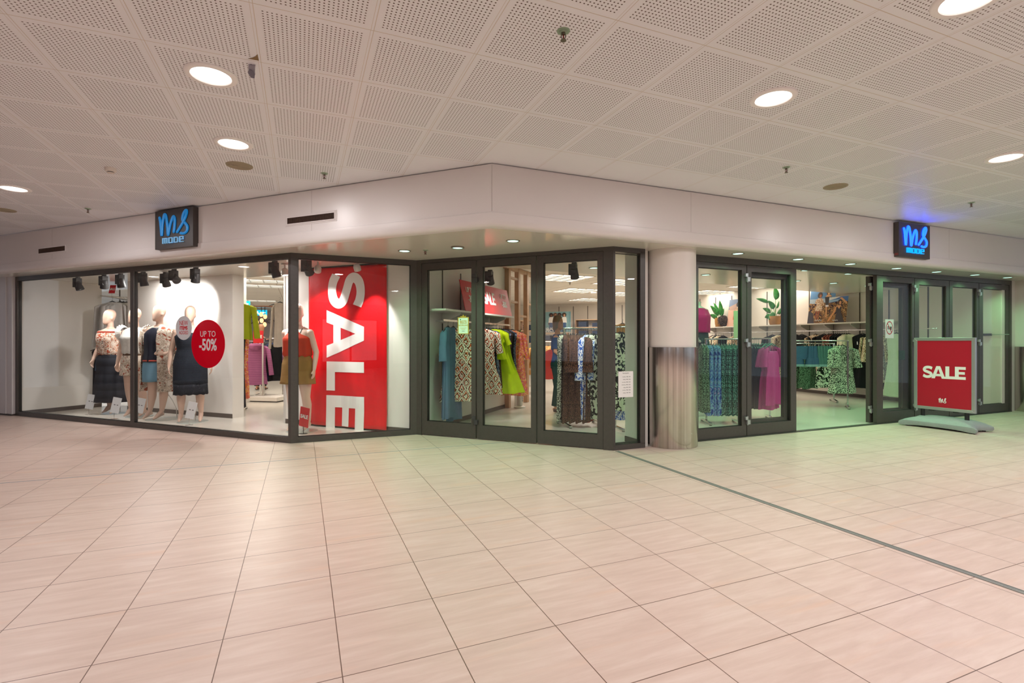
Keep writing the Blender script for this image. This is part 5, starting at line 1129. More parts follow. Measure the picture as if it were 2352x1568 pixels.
def ph2(t, w, h, Lm):
    photo(t, w, h, Lm, [('4d78b8', [(0, 0), (1, 0), (1, 1), (0, 1)]), ('e4e6ea', [(0, .88), (.35, .93), (.62, 1), (0, 1)]), ('9fc0dd', [(0, .80), (.5, .84), (.6, .9), (0, .88)]), (ROCK, [(0, 0), (1, 0), (1, .80), (.7, .84), (.3, .80), (0, .78)]), ('9a6c2c', [(0, 0), (.45, 0), (.42, .20), (.2, .24), (0, .2)]), ('3a2a2c', blob(.60, .78, .10, .11)), ('dfa072', blob(.61, .76, .06, .075)), ('2b2730', [(.48, .84), (.75, .84), (.70, .88), (.54, .88)]),
        ('e0a678', [(.55, .95), (.68, .97), (.98, .76), (.94, .70), (.66, .88)]), ('e0a678', [(.38, .60), (.48, .66), (.66, .66), (.72, .58), (.60, .50), (.42, .48)]), ('33292c', [(.42, .58), (.48, .62), (.58, .52), (.66, .62), (.70, .60), (.68, .40), (.92, 0), (.40, 0), (.46, .35)]), ('dc9a60', [(.36, .62), (.44, .58), (.40, .42), (.14, .10), (.02, .04), (.06, .12), (.28, .42)])], None)
    scrawl(t, w, h, Lm, -.0075)
z0_ = ZSH + .032
board(1854, 1912, z0_, .85, 'tall beach photo board with two women walking on rocks', ph1, off=.24, lean=.17)
board(1899, 1943, z0_, .62, 'smaller beach photo board with a woman in a black dress', ph2, off=.32, lean=.15)
def ph3(t, w, h, Lm):
    photo(t, w, h, Lm, [('d9ab94', [(0, 0), (1, 0), (1, 1), (0, 1)]), ('7184a3', [(0, .62), (1, .72), (1, 1), (0, 1)]), ('b59484', [(0, .72), (.5, .86), (.5, .60), (.1, .60)]), ('3a2c2c', blob(.60, .80, .17, .12)), ('a9664e', blob(.62, .77, .09, .08)), (FLOW, [(.40, .66), (.52, .72), (.78, .72), (.9, .5), (.86, .02), (.34, .02), (.42, .4), (.30, .36)]), ('c05f35', [(.32, .40), (.40, .42), (.38, .24), (.32, .24)]), ('33262a', [(.60, .70), (.64, .70), (.60, .02), (.54, .02)]), ('e4e0e0', [(.86, .70), (1, .74), (1, .40), (.76, .42)])], None)
board(1669, 1709, z0_, .80, 'photo board of two women in prints at the far end of the shelf', ph3, off=.28, lean=.15)
# potted plants
LEAFM = fabric('leaf_green', ['#2f7a2c', '#23661f', '#4d9a3a'], 'floral', 8, rough=.35); BASK = fabric('basket_weave', ['#b98648', '#8d5f30'], 'ribs', 55)
def leaf_mesh(mb, base, tip, wd, droop=.15, twist=0):
    b, e = Vector(base), Vector(tip); d = e - b; L = d.length; dn = d.normalized(); s = dn.cross(Vector((0, 1, 0))); s = (s if s.length > .1 else Vector((1, 0, 0))).normalized(); up = s.cross(dn).normalized()
    s = (s * math.cos(twist) + up * math.sin(twist)); R = []
    for k in range(9):
        t = k / 8; w = wd * math.sin(PI * t ** .75) ** .8 + .002; c = b + d * t + up * (-droop * L * t * t); R.append([c - s * w + up * w * .25, c - s * w * .5 + up * w * .05, c - up * .004, c + s * w * .5 + up * w * .05, c + s * w + up * w * .25])
    mb.loft(R, cap=False, closed=False)
def plant(px, off, label, leaves, bw, bh, handles=False):
    q, s = w2(px, off, z0_); t = thing('potted_plant', label, 'plant', q, RW)
    mb = MB(); mb.lathe([(bw * .80, 0), (bw * .95, bh * .3), (bw, bh * .7), (bw * .92, bh), (bw * .86, bh), (bw * .88, bh * .85), (.001, bh * .84)], 28, cap=False); obj('basket', mb, BASK, t, smooth=70)
    if handles:
        for sx in (-1, 1): mb = MB(); mb.tube([(sx * bw * .9, -.03, bh * .9), (sx * bw * 1.02, -.03, bh * 1.18), (sx * bw * 1.02, .03, bh * 1.18), (sx * bw * .9, .03, bh * .9)], .006, 6); obj('handle', mb, BASK, t, smooth=True)
    for b, mid_, e, wd, tw in leaves:
        mb = MB(); mb.tube([b, mid_], [.010, .006], 6); st = obj('stem', mb, M('stem_green', '#6f9a4e', .5), t, smooth=True)
        mb = MB(); leaf_mesh(mb, mid_, e, wd, twist=tw); o = obj('leaf', mb, LEAFM, t, smooth=80); o.modifiers.new('s', 'SOLIDIFY').thickness = .002
plant(1780, .25, 'big potted plant with round leaves in a woven basket behind the second right leaf', [((0, 0, .14), (.02, 0, .66), (.06, -.03, 1.02), .115, .2), ((-.01, 0, .14), (-.20, 0, .62), (-.56, 0, .74), .065, .5), ((.02, 0, .14), (-.02, -.02, .42), (-.14, -.05, .66), .085, .1), ((.0, 0, .14), (.05, -.02, .44), (.20, -.05, .62), .075, .5), ((0, 0, .14), (-.10, -.03, .34), (-.32, -.05, .46), .07, .3), ((.02, 0, .14), (.08, -.02, .30), (.34, -.03, .44), .075, .3),
      ((0, 0, .14), (-.08, -.05, .26), (-.24, -.08, .20), .07, .3), ((0, 0, .14), (.0, -.06, .34), (-.05, -.14, .12), .075, .2)], .155, .23, True)
plant(1652, .25, 'potted plant with upright broad leaves at the far end of the right shelf', [((0, 0, .18), (.02, 0, .34), (.10, -.02, .80), .115, .2), ((0, 0, .18), (-.06, 0, .34), (-.28, -.03, .66), .12, .3), ((0, 0, .18), (-.04, .0, .32), (-.18, .02, .74), .09, .2), ((0, 0, .18), (.06, 0, .32), (.25, -.02, .55), .07, .3), ((0, 0, .18), (-.05, -.02, .26), (-.30, -.06, .38), .085, .3), ((0, 0, .18), (.03, -.02, .26), (.20, -.05, .38), .05, .3)], .13, .27)
q, s = w2(1661, .26, z0_); t = thing('twig_ball', 'round ball of dark woven twigs beside the far plant', 'decoration', q, 0)
mb = MB(); rr = random.Random(4)
for i in range(16):
    u = Vector((rr.uniform(-1, 1), rr.uniform(-1, 1), rr.uniform(-1, 1))).normalized(); v = u.cross(Vector((0, 0, 1))).normalized(); w_ = u.cross(v)
    mb.tube([(v * math.cos(a) + w_ * math.sin(a)) * (.155 + .012 * math.sin(i + a * 3)) + Vector((0, 0, .168)) for a in [2 * PI * k / 16 for k in range(17)]], .010, 5)
o = obj('woven_twigs', mb, M('twig', '#4a3a30', .8), t); mb = MB(); mb.ball((0, 0, .168), .13); obj('core', mb, M('twig_dark', '#2a201b', .9), t)
# small green sign card on the wall end (left of the second leaf stile)
p = at(1694, 716, 9.4); t = thing('info_card', 'pale green info card on a stand behind the first right leaf', 'sign', (p.x, p.y, .006), .3); mb = MB(); mb.tube([(0, 0, 0), (0, 0, 1.40)], .008, 8); mb.lathe([(.14, 0), (.14, .008)], 24); obj('stand', mb, MT_CHROME, t)
mb = MB(); mb.box(-.09, .13, -.006, .0, 1.36, 1.86); obj('card', mb, M('mint_card', '#bccaa2', .5), t)
# ------------------------------------------------------------------ bold letters drawn as shapes in a unit box
def L_S(w=.215):
    q = cr([(.93, .80), (.76, .865), (.52, .892), (.27, .845), (.145, .715), (.23, .59), (.50, .505), (.77, .41), (.855, .28), (.73, .155), (.48, .108), (.24, .14), (.05, .225)], 6)
    pts = [(v.x, v.z) for v in q]; L, Rr = [], []
    for i, p in enumerate(pts):
        a, b = pts[max(0, i - 1)], pts[min(len(pts) - 1, i + 1)]; dx, dy = b[0] - a[0], b[1] - a[1]; n = math.hypot(dx, dy) or 1
        ww = w * .5 * (1 + .25 * abs(dy) / n); L.append((p[0] - dy / n * ww, p[1] + dx / n * ww)); Rr.append((p[0] + dy / n * ww, p[1] - dx / n * ww))
    return [[L[i], L[i + 1], Rr[i + 1], Rr[i]] for i in range(len(pts) - 1)]
LET = {'S': L_S(), 'A': [[(0, 0), (.36, 1), (.5, 1), (.5, .78), (.255, 0)], [(1, 0), (.64, 1), (.5, 1), (.5, .78), (.745, 0)][::-1], [(.28, .18), (.34, .37), (.66, .37), (.72, .18)]],
       'L': [[(0, 0), (0, 1), (.36, 1), (.36, 0)], [(.36, 0), (.36, .22), (1, .22), (1, 0)]],
       'E': [[(0, 0), (0, 1), (.36, 1), (.36, 0)], [(.36, 0), (.36, .22), (1, .22), (1, 0)], [(.36, .40), (.36, .60), (.92, .60), (.92, .40)], [(.36, .78), (.36, 1), (1, 1), (1, .78)]]}
def letter(mb, ch, fn):
    for q in LET[ch]: mb.add([fn(*p) for p in q], [tuple(range(len(q)))])
# ---- large red SALE banner
PBn = W0 - N_D * .035
b0, b1 = hit(709, 700, PBn, U_D)[0], hit(888, 700, PBn, U_D)[0]; ztb = hit(888, 605.5, PBn, U_D)[1]; zbb = .03
def bwave(s, z):
    t = (ztb - z) / (ztb - zbb); return -.010 * math.sin(s * 9 + 1) * (.3 + t) - .006 * math.sin(s * 31 + z * 2) * t - .02 * max(0, t - .9) * 6 * (s - b0)
t = thing('sale_banner', 'tall red cloth banner with vertical white SALE lettering in the corner window', 'banner', frame(PBn, U_D) @ Vector((b0, 0, zbb)), ROT_D)
mb = MB(); g = [[(s - b0, bwave(s, z), z - zbb) for s in [b0 + (b1 - b0) * i / 40 for i in range(41)]] for z in [zbb + (ztb - zbb) * k / 40 for k in range(41)]]
mb.loft(g, cap=False, closed=False); o = obj('cloth', mb, fabric('banner_red', ['#d9141c'], 'plain', rough=.42), t, smooth=True); o.modifiers.new('s', 'SOLIDIFY').thickness = .002
mb = MB(); mb.tube([(0, -.005, ztb - zbb + .01), (b1 - b0, -.005, ztb - zbb + .01)], .008, 8); obj('top_bar', mb, MT_BLACK, t)
mb = MB()
for ch, ya, yb in (('S', 626, 709), ('A', 711, 822), ('L', 830.5, 898), ('E', 909, 985)):
    sL, zT = hit(751, ya, PBn, U_D); sR = hit(837, ya, PBn, U_D)[0]; zT = hit(794, ya, PBn, U_D)[1]; zB = hit(794, yb, PBn, U_D)[1]
    if ch == 'S': sL, sR = hit(754, ya, PBn, U_D)[0], hit(838.5, ya, PBn, U_D)[0]
    def fn(x, y):
        s = sL + y * (sR - sL); z = zT - x * (zT - zB); return (s - b0, 0, z - zbb)
    for q in LET[ch]: mb.add([fn(*p) for p in q], [tuple(range(len(q)))])
bl = obj('lettering', mb, MT_PAPER, t); bm_ = bmesh.new(); bm_.from_mesh(bl.data)       # finer pieces so the letters follow the cloth
for c_ in range(2):
    bmesh.ops.triangulate(bm_, faces=bm_.faces[:]); bmesh.ops.subdivide_edges(bm_, edges=[e_ for e_ in bm_.edges if e_.calc_length() > .035], cuts=3, use_grid_fill=True)
for v_ in bm_.verts: v_.co.y = bwave(v_.co.x + b0, v_.co.z + zbb) - .0045
bm_.to_mesh(bl.data); bm_.free()
# ---- round stickers on the left window
PW = C1 + N_D * .026
def disc(name, label, pxc, pyc, py0, py1, mat, lines):
    s, z = hit(pxc, pyc, PW, U_D); z1 = hit(pxc, py0, PW, U_D)[1]; z0 = hit(pxc, py1, PW, U_D)[1]; r = (z1 - z0) / 2
    t = thing(name, label, 'sticker', frame(PW, U_D) @ Vector((s, 0, (z0 + z1) / 2)), ROT_D)
    mb = MB(Matrix.Rotation(PI / 2, 4, 'X')); mb.lathe([(r, -.0005), (r, .0005)], 64); obj('disc', mb, mat, t)
    for sx_, ss, zz, sz, off, m_ in lines: text(ss, sz * r, m_, t, loc=(0, -.0016, zz * r), depth=.0003, off=off * r if off > .01 else 0, bold=.003 if ss == 'ITEMS' else 0, sx=sx_)
def film(name, col, a):
    k = NT(name); k.b.inputs['Base Color'].default_value = srgb(col); k.b.inputs['Alpha'].default_value = a; k.b.inputs['Roughness'].default_value = .12; return k.m
RT = M('red_text', '#c5202a', .5)
disc('round_sticker', 'small white round NEW ITEMS ADDED sticker on the left window', 422, 753, 725.5, 780.5, M('sticker_grey', '#c8c8ca', .4), [(.86, 'NEW', .40, .54, 0, RT), (.92, 'ITEMS', -.01, .40, .0035, RT), (.80, 'ADDED', -.40, .42, 0, RT)])
disc('round_sticker', 'large red round UP TO -50% sticker on the left window', 477.5, 789, 734, 845, film('red_film', '#d1001f', .93), [(.95, 'UP TO', .40, .34, -.003, M('sticker_white', '#d9d2d2', .4)), (.80, '-50%', -.06, .66, .018, M('sticker_white', '#d9d2d2', .4))])
# ---- sheets on the glass
def b_hours(t, w, h):
    mb = MB(); mb.box(0, w, 0, .0008, 0, h); obj('sheet', mb, MT_PAPER, t); dk = M('ink', '#33302e', .6)
    text('Openingstijden', h * .055, dk, t, loc=(w * .5, -.0008, h * .93), depth=.0001, sx=.9)
    for i, (a, b) in enumerate((('maandag', '13.00 - 17.30'), ('dinsdag', '09.30 - 17.30'), ('woensdag', '09.30 - 17.30'), ('donderdag', '09.30 - 17.30'), ('vrijdag', '09.30 - 21.00'), ('zaterdag', '09.30 - 17.00'), ('zondag', '12.00 - 17.00'))):
        z = h * (.79 - i * .103); text(a, h * .045, dk, t, loc=(w * .48, -.0008, z), depth=.0001, align='RIGHT', sx=.9); text(b, h * .045, dk, t, loc=(w * .53, -.0008, z), depth=.0001, align='LEFT', sx=.8, off=.0003)
stick('opening_hours', 'white opening hours sheet taped inside the narrow side light', 'notice', C3 + N_R * .026, U_R, 1420, 853, 1454, 911, b_hours)
def b_nofood(t, w, h):
    mb = MB(); mb.box(0, w, 0, .0006, 0, h); obj('sheet', mb, film('frosted_film', '#dfe0df', .72), t); rd_ = M('notice_red', '#b0263a', .5); dk = M('ink', '#33302e', .6)
    mb = MB(Matrix.Translation((w * .5, -.001, h * .55)) @ Matrix.Rotation(PI / 2, 4, 'X')); r = w * .40; n = 40
    mb.loft([[(q * math.cos(2 * PI * i / n), q * 1.25 * math.sin(2 * PI * i / n), 0) for i in range(n)] for q in (r, r * .86)], cap=False); mb.add([(-r * .66, r * .80, 0), (-r * .54, r * .90, 0), (r * .66, -r * .80, 0), (r * .54, -r * .90, 0)], [(0, 1, 2, 3)]); obj('prohibition_ring', mb, rd_, t)
    for nm_, pts in (('cup', [(.56, .62), (.76, .62), (.72, .44), (.60, .44)]), ('bun', [(.24, .60), (.30, .64), (.44, .64), (.50, .60)]), ('patty', [(.24, .55), (.50, .55), (.50, .58), (.24, .58)]), ('bun', [(.25, .48), (.49, .48), (.50, .52), (.24, .52)])):
        mb = MB(); mb.add([(x * w, -.0009, z * h) for x, z in pts], [tuple(range(len(pts)))]); obj(nm_, mb, dk, t)
stick('no_food_sign', 'white notice with red no food and drink circle on the leaf right of the doorway', 'notice', C5 + N_R * .026, U_R, 2033, 733, 2052.5, 776.5, b_nofood)
def b_reflection(t, w, h): mb = MB(); mb.box(0, w, 0, .001, 0, h); obj('plate', mb, film('reflection_film', '#2f4a3e', .85), t)  # dark square stands in for a reflection in the glass
stick('reflection_patch', 'small dark square reflection painted on the glass left of the SALE board stand', 'sticker', C5 + N_R * .026, U_R, 2064, 804.5, 2078.5, 826, b_reflection)
q, s = w2(2272, .0, 1.43); t = thing('wall_holder', 'small black holder with thin bar on the plain wall behind the last leaf', 'holder', q, RW)
mb = MB(); mb.box(-.10, .04, -.05, -.001, -.02, .02); obj('holder', mb, MT_BLACK, t); mb = MB(); mb.tube([(.04, -.02, 0), (.30, -.02, 0)], .006, 8); obj('bar', mb, MT_ALU, t)
# ---- free standing SALE board with grey base
yL, yR = 7.95, 7.27; PL = at(2100, 784, yL); PR = at(2241, 784, yR); d_ = Vector((PR.x - PL.x, PR.y - PL.y, 0)); wS = d_.length; d_.normalize()
zb_ = at(2100, 936, yL).z; zt_ = at(2100, 775.7, yL).z; hS = zt_ - zb_
t = thing('pavement_sign', 'free standing red SALE board in an aluminium frame on a grey plastic base', 'sign', (PL.x, PL.y, 0), math.atan2(d_.y, d_.x))
fw = .045
for nm_, v in (('frame_side', [(0, 0), (0, hS), (fw, hS - fw), (fw, fw)]), ('frame_side', [(wS, 0), (wS - fw, fw), (wS - fw, hS - fw), (wS, hS)]), ('frame_bottom', [(0, 0), (fw, fw), (wS - fw, fw), (wS, 0)]), ('frame_top', [(0, hS), (wS, hS), (wS - fw, hS - fw), (fw, hS - fw)])):
    mb = MB(); mb.loft([[(x, y, zb_ + z) for x, z in v] for y in (-.012, .032)]); obj(nm_, mb, MT_ALU, t, bevel=.003)
mb = MB(); mb.box(fw - .004, wS - fw + .004, -.004, .024, zb_ + fw - .004, zb_ + hS - fw + .004); obj('poster', mb, M('poster_crimson', '#b5122c', .4), t)
mb = MB(); mb.box(.01, wS - .01, .032, .055, zb_ + .01, zb_ + hS - .01); obj('back_panel', mb, M('sign_back', '#4a4443', .5), t)
mb = MB(); ux = lambda px: (px - 414) / (888 - 414); uz = lambda py: 1 - (py - 695) / (1282 - 695)
PWp = wS - 2 * fw; PH = hS - 2 * fw
for ch, xa, xb in (('S', 464, 556), ('A', 543, 668), ('L', 668, 762), ('E', 750, 841)):
    def fn(x, y): return (fw + PWp * (ux(xa) + x * (ux(xb) - ux(xa))), -.0055 - (.0004 if ch in 'AE' else 0), zb_ + fw + PH * (.432 + y * .186))
    letter(mb, ch, fn)
mb.add([(fw + PWp * ux(p), -.0062, zb_ + fw + PH * z) for p, z in ((640, .432), (650, .462), (841, .462), (841, .432))], [(0, 1, 2, 3)])
obj('lettering', mb, MT_PAPER, t)
mb = MB(Matrix.Translation((fw + PWp * .39, -.008, zb_ + fw + PH * .030)) @ Matrix.Diagonal((1, .3, 1, 1))); logo_script(mb, .12, .040); obj('script_logo', mb, MT_PAPER, t)
for x in (wS * .14, wS * .86):
    mb = MB(); mb.lathe([(.028, .10), (.028, zb_ + .01)], 20, c=(x, .02, 0)); obj('spring_post', mb, MT_BLACK, t, smooth=60)
for x in (wS * .30, wS * .70): mb = MB(); mb.box(x - .035, x + .035, -.01, .04, zb_ - .015, zb_); obj('clip', mb, MT_BLACK, t)
mb = MB(); nu, nv = 36, 24; La, Wb = .475, .265; gg = []
def bpt(u, v, top=True):
    x = u * La * (1 - .16 * (1 - min(1, abs(v) * 1.3) ** 2) * abs(u) ** 5); y = v * Wb * (.80 + .20 * u * u)
    e = max(abs(u) ** 3.0, abs(v) ** 4 * .8); z = .175 - .105 * e - .010 * (1 - min(1, abs(v) * 5)) * (1 if abs(u) > .3 else 0)
    for px_ in (-.36 / .95, .36 / .95):
        dd = math.hypot((u - px_ * 1.75), v * .6); z += .022 * math.exp(-(dd / .13) ** 2)
    return (wS / 2 + x, .02 + y, z)
for i in range(nu + 1): gg.append([bpt(-1 + 2 * i / nu, -1 + 2 * j / nv) for j in range(nv + 1)])
mb.loft(gg, cap=False, closed=False)
bd_ = [(-1 + 2 * i / nu, -1) for i in range(nu)] + [(1, -1 + 2 * j / nv) for j in range(nv)] + [(1 - 2 * i / nu, 1) for i in range(nu)] + [(-1, 1 - 2 * j / nv) for j in range(nv)]
r0 = [bpt(*p) for p in bd_]; cxm, cym = wS / 2, .02
def arch(u, v): return .014 + (.014 * (1 - min(1, abs(u) * 1.25) ** 4) if abs(v) == 1 else .010 * (1 - v * v))
r1 = [(cxm + (p[0] - cxm) * 1.012, cym + (p[1] - cym) * 1.02, (p[2] + arch(*q)) / 2) for p, q in zip(r0, bd_)]; r2 = [(cxm + (p[0] - cxm) * .985, cym + (p[1] - cym) * .97, arch(*q)) for p, q in zip(r0, bd_)]
mb.loft([r0, r1, r2], cap=False); mb.add(r2, [tuple(range(len(r2)))]); obj('base', mb, M('base_grey', '#9ba3a2', .45, noise=.05), t, smooth=60)
for u, v in ((-.82, -.8), (.82, -.8), (-.82, .8), (.82, .8)):
    p = bpt(u, v); mb = MB(); mb.lathe([(.022, 0), (.022, .028)], 14, c=(p[0], p[1], 0)); obj('foot', mb, MT_BLACK, t)

# ------------------------------------------------------------------ gap behind the left mannequins
yGp = 9.75; a_, b_ = at(224, 677, yGp), at(300, 690, yGp - .1)
t = thing('clothes_rail', 'chrome wall rail with grey shirts in the gap behind the left mannequins', 'clothes rail', (0, 0, 0), 0)
def wall_arm(p, q): mb = MB(); mb.tube([p, q], .013, 8); return mb
obj('bar', wall_arm((at(231, 679, 10.0)), (at(296, 689, 9.7))), MT_CHROME, t); e = at(231, 679, 10.0); obj('arm', wall_arm(e, e + N_D * .8), MT_CHROME, t)
shirt = G('shirt', GREYS, .52, .98, .58, (.80, .15), .12, .014, seed=110); zsh = at(250, 684, 9.9).z
for px, lb, rz, dy in ((258, 'pale grey long sleeve shirt in front behind the leftmost mannequin', .05, -.1), (277, 'pale grey shirt, second on the rail behind the left mannequins', .9, 0), (284, 'pale grey shirt, third on the rail behind the left mannequins', 1.0, .03), (291, 'pale grey shirt, last before the white partition edge', 1.05, .05)):
    p = at(px, 690, 9.85 + dy); hang('shirt', lb, 'shirt', (p.x, p.y, zsh), rz, shirt, 'grey shirts behind the left mannequins')
p = at(257, 668, 9.9); t = thing('sale_flag', 'small red SALE flag standing on the rail above the grey shirts', 'sign', (p.x, p.y, zsh), .1)
mb = MB(); mb.tube([(0, 0, 0), (0, 0, .10)], .003, 6); obj('stem', mb, MT_CHROME, t); mb = MB(); mb.loft([[(x + (.02 if z > .2 else 0), y, z) for x, z in ((-.06, .09), (.05, .09), (.06, .25), (-.05, .25))] for y in (-.002, .002)]); obj('card', mb, MT_RED, t)
text('SALE', .062, MT_PAPER, t, loc=(.008, -.004, .17), off=.0015, sx=.8, spacing=.88)
for px, m_, L_, lb in ((240, DENIM_D, .55, 'dark denim trousers in the gap above the leftmost mannequin hand'), (246, fabric('khaki_cloth', ['#8f8468']), .80, 'khaki trousers hanging lower in the gap left of the charcoal skirt'), (234, BLACKC, 1.02, 'black trousers low in the gap at the left side wall')):
    p = at(px, 800, 9.95); hang('trousers', lb, 'trousers', (p.x, p.y, 1.27), .3, G('trousers', m_, .34, L_, .30, None, .09, .010, seed=int(L_ * 100)), 'trousers in the gap behind the left mannequins')
# ------------------------------------------------------------------ opening between the partitions
yA = 9.55; zl = at(556, 690, yA).z + .05; p = at(545, 700, yA); hang('cardigan', 'lime green cardigan hanging high at the edge of the white partition', 'cardigan', (p.x, p.y, zl), .25, G('cardigan', fabric('lime_knit', ['#a3ae1c']), .56, .78, .52, (.60, .17), .12, .018, seed=120))
rail_stand('clothes_rack', 'rack with lime cardigan at the right edge of the white partition', (at(520, 700, yA).x, yA, 0), (at(556, 700, yA + .05).x, yA + .05, 0), zl, group='racks seen through the left opening')
for px, m_, L_, lb, y_ in ((549, ORANGEP, 1.30, 'orange flowered trousers under the lime cardigan', 9.75), (540, CHARC, 1.45, 'charcoal wide trousers at the foot of the white partition', 9.6)):
    p = at(px, 780, y_); hang('trousers', lb, 'trousers', (p.x, p.y, 1.50), .3, G('trousers', m_, .36, L_, .36, None, .1, .014, seed=int(L_ * 90)))
yB = 12.2; pm = [G('dress', m_, .40, .95, .42, None, .09, .014, seed=124 + i) for i, m_ in enumerate((fabric('grey_leopard', ['#3a3234', '#a79a96', '#5c4a4a'], 'leopard', 34), fabric('wine_print', ['#3b1f2b', '#8b4a5a', '#c7a39a'], 'floral', 34)))]
pr0, pr1 = at(556, 788, yB), at(598, 788, yB); rail_stand('clothes_rack', 'rack of leopard and wine print tops behind the mauve jacket', (pr0.x, pr0.y, 0), (pr1.x, pr1.y, 0), 1.30, group='racks seen through the left opening')
for i, px in enumerate(range(558, 598, 6)): p = at(px, 784, yB); hang('dress', '%s print dress, number %s from the left behind the mauve jacket' % (('grey leopard', 'wine')[i % 2], ('one', 'two', 'three', 'four', 'five', 'six', 'seven')[i]), 'dress', (p.x, p.y, 1.30), 1.1 + .1 * i % .3, pm[i % 2], 'print dresses behind the mauve jacket')
# plinth, T-stand, jacket and sale card
q = gp(613, 922); t = thing('plinth', 'low white plinth carrying the jacket stand in the left opening', 'plinth', (q.x, q.y + .2, .006), ROT_D + .2); mb = MB(); mb.box(-.30, .34, -.30, .30, 0, .02); obj('base', mb, MT_BLACK, t); mb = MB(); mb.box(-.33, .37, -.33, .33, .02, .10); obj('block', mb, MT_WALL, t)
yJk = q.y + .1; p = at(604, 784, yJk); ztop = at(604, 775, yJk).z
t = thing('t_stand', 'square chrome post standing on the low plinth before the mauve jacket', 'stand', (p.x, p.y, .106), 0); mb = MB(); mb.box(-.016, .016, -.012, .012, 0, ztop - .106); obj('post', mb, MT_CHROME, t); mb = MB(); mb.box(-.016, .016, -.03, .30, ztop - .13, ztop - .106); obj('arm', mb, MT_CHROME, t)
jk = link('quilted_jacket', None) if False else None
mbj = garment_mesh('quilted_jacket', fabric('mauve_ribs', ['#a9668f', '#8b4c74'], 'ribs', 26), .50, .98, .50, (.62, .16), .17, .010, 5, 130)
p = at(587, 784, yJk + .12); o = hang('quilted_jacket', 'mauve quilted hooded jacket hanging on the T-stand', 'jacket', (p.x, p.y, ztop - .05), .20, mbj)
mb = MB(); mb.loft([[(rx * math.cos(a), -.01 + ry * math.sin(a), z) for a in [2 * PI * i / 20 for i in range(20)]] for z, rx, ry in ((-.08, .10, .05), (-.10, .13, .08), (-.16, .14, .10), (-.22, .10, .08))], cap=False); obj('hood', mb, fabric('mauve_ribs', [], 'ribs'), o, smooth=True)
p = at(594, 774, yJk - .06); t = thing('sale_card', 'red SALE card above the mauve quilted jacket', 'sign', (p.x, p.y, ztop - .1), .05); mb = MB(); hc = .27; mb.box(-.115, .10, -.003, .003, -.02, hc - .02); obj('card', mb, MT_RED, t); text('SALE', .095, MT_PAPER, t, loc=(0, -.005, hc * .42), off=.003, sx=.82, spacing=.88)
dj = [G('jacket', m_, .48, .95, .46, (.60, .14), .12, .012, seed=134 + i) for i, m_ in enumerate((DSAT, fabric('navy_cloth', ['#1f2b4d']), BLACKC))]
yD = yJk + .5; pd0, pd1 = at(606, 777, yD), at(650, 777, yD); rail_stand('clothes_rack', 'rack of dark jackets right of the mauve jacket', (pd0.x, pd0.y, 0), (pd1.x, pd1.y, 0), 1.36, group='racks seen through the left opening')
for i, (px, k_, rz) in enumerate(((609, 0, 1.0), (614, 2, .9), (620, 0, .8), (627, 1, .5), (634, 1, .7), (641, 2, .9))): p = at(px, 784, yD); hang('jacket', 'dark jacket, %s from the left on the rack beside the mauve jacket' % ('first', 'second', 'third', 'fourth', 'fifth', 'sixth')[i], 'jacket', (p.x, p.y, 1.36), rz, dj[k_], 'dark jackets beside the mauve jacket')
p = at(643, 690, 9.6); hang('cardigan', 'beige long cardigan hanging high beside the perforated upright', 'cardigan', (p.x, p.y, at(631, 684, 9.6).z), .3, G('cardigan', fabric('beige_knit', ['#cdbfae']), .22, .92, .22, (.80, .08), .07, .012, seed=140))
mb = MB(frame(W0, U_D)); mb.box(-.035, .0, -.01, .05, .0, ZS); o = struct('trim_14', mb, M('perforated_upright', '#c8c4c0', .4))
# pendants and exit signs
t = thing('pendant_lamp', 'cluster of hanging glass bulbs at the back of the shop', 'lamp', gp(600, 706, ZI) if False else Vector((at(600, 706, 21.5).x, 21.5, ZI)), 0)
mb = MB(); mb.box(-.75, .75, -.06, .06, -.04, -.002); obj('ceiling_bar', mb, M('copper', '#c98a66', .4, .3), t); BULB = M('bulb_glow', '#ffd9b0', .4, emit=2.2, ecol='#ffb878')
for px, py in ((590, 740), (600, 722), (601, 736), (609, 727), (608, 745)):
    q = at(px, py, 21.5) - t.location; mb = MB(); mb.tube([(q.x, 0, -.03), (q.x, 0, q.z + .10)], .008, 6); c = obj('cord', mb, MT_BLACK, t); mb = MB(); mb.ball((q.x, 0, q.z), .075, .075, .10); obj('bulb', mb, BULB, c, smooth=True)
def exit_sign(px, py, y, label, w=.55, h=.28):
    p = at(px, py, y); t = thing('exit_sign', label, 'sign', p, 0); mb = MB(); mb.box(-w / 2, w / 2, -.03, .03, -h / 2, h / 2); obj('housing', mb, M('exit_teal', '#12a8c0', .4, emit=1.5, ecol='#10b0d8'), t)
    wh = M('exit_white', '#e9ffff', .4, emit=3, ecol='#e0ffff'); mb = MB(); mb.add([(x * w, -.032, z * h) for x, z in ((-.02, 0), (.14, .28), (.14, .1), (.42, .1), (.42, -.1), (.14, -.1), (.14, -.28))], [tuple(range(7))]); obj('arrow', mb, wh, t)
    mb = MB(); mb.add([(x * w, -.032, z * h) for x, z in ((-.42, -.35), (-.42, .35), (-.36, .35), (-.36, -.35))], [(0, 1, 2, 3)]); mb.add([(x * w, -.032, z * h) for x, z in ((-.30, -.3), (-.22, 0), (-.26, .2), (-.16, .3), (-.12, .0), (-.06, -.3), (-.12, -.3), (-.17, -.08), (-.24, -.3))], [tuple(range(9))]); obj('running_figure', mb, wh, t)
    mb = MB(); mb.tube([(0, 0, h / 2), (0, 0, ZI - p.z - .002)], .01, 6); obj('hanger_rod', mb, MT_ALU, t)
exit_sign(598, 718, 22.5, 'lit teal exit sign behind the hanging bulbs', .58, .24); exit_sign(565, 698, 14.0, 'small green exit sign right of the lime cardigan', .20, .16)
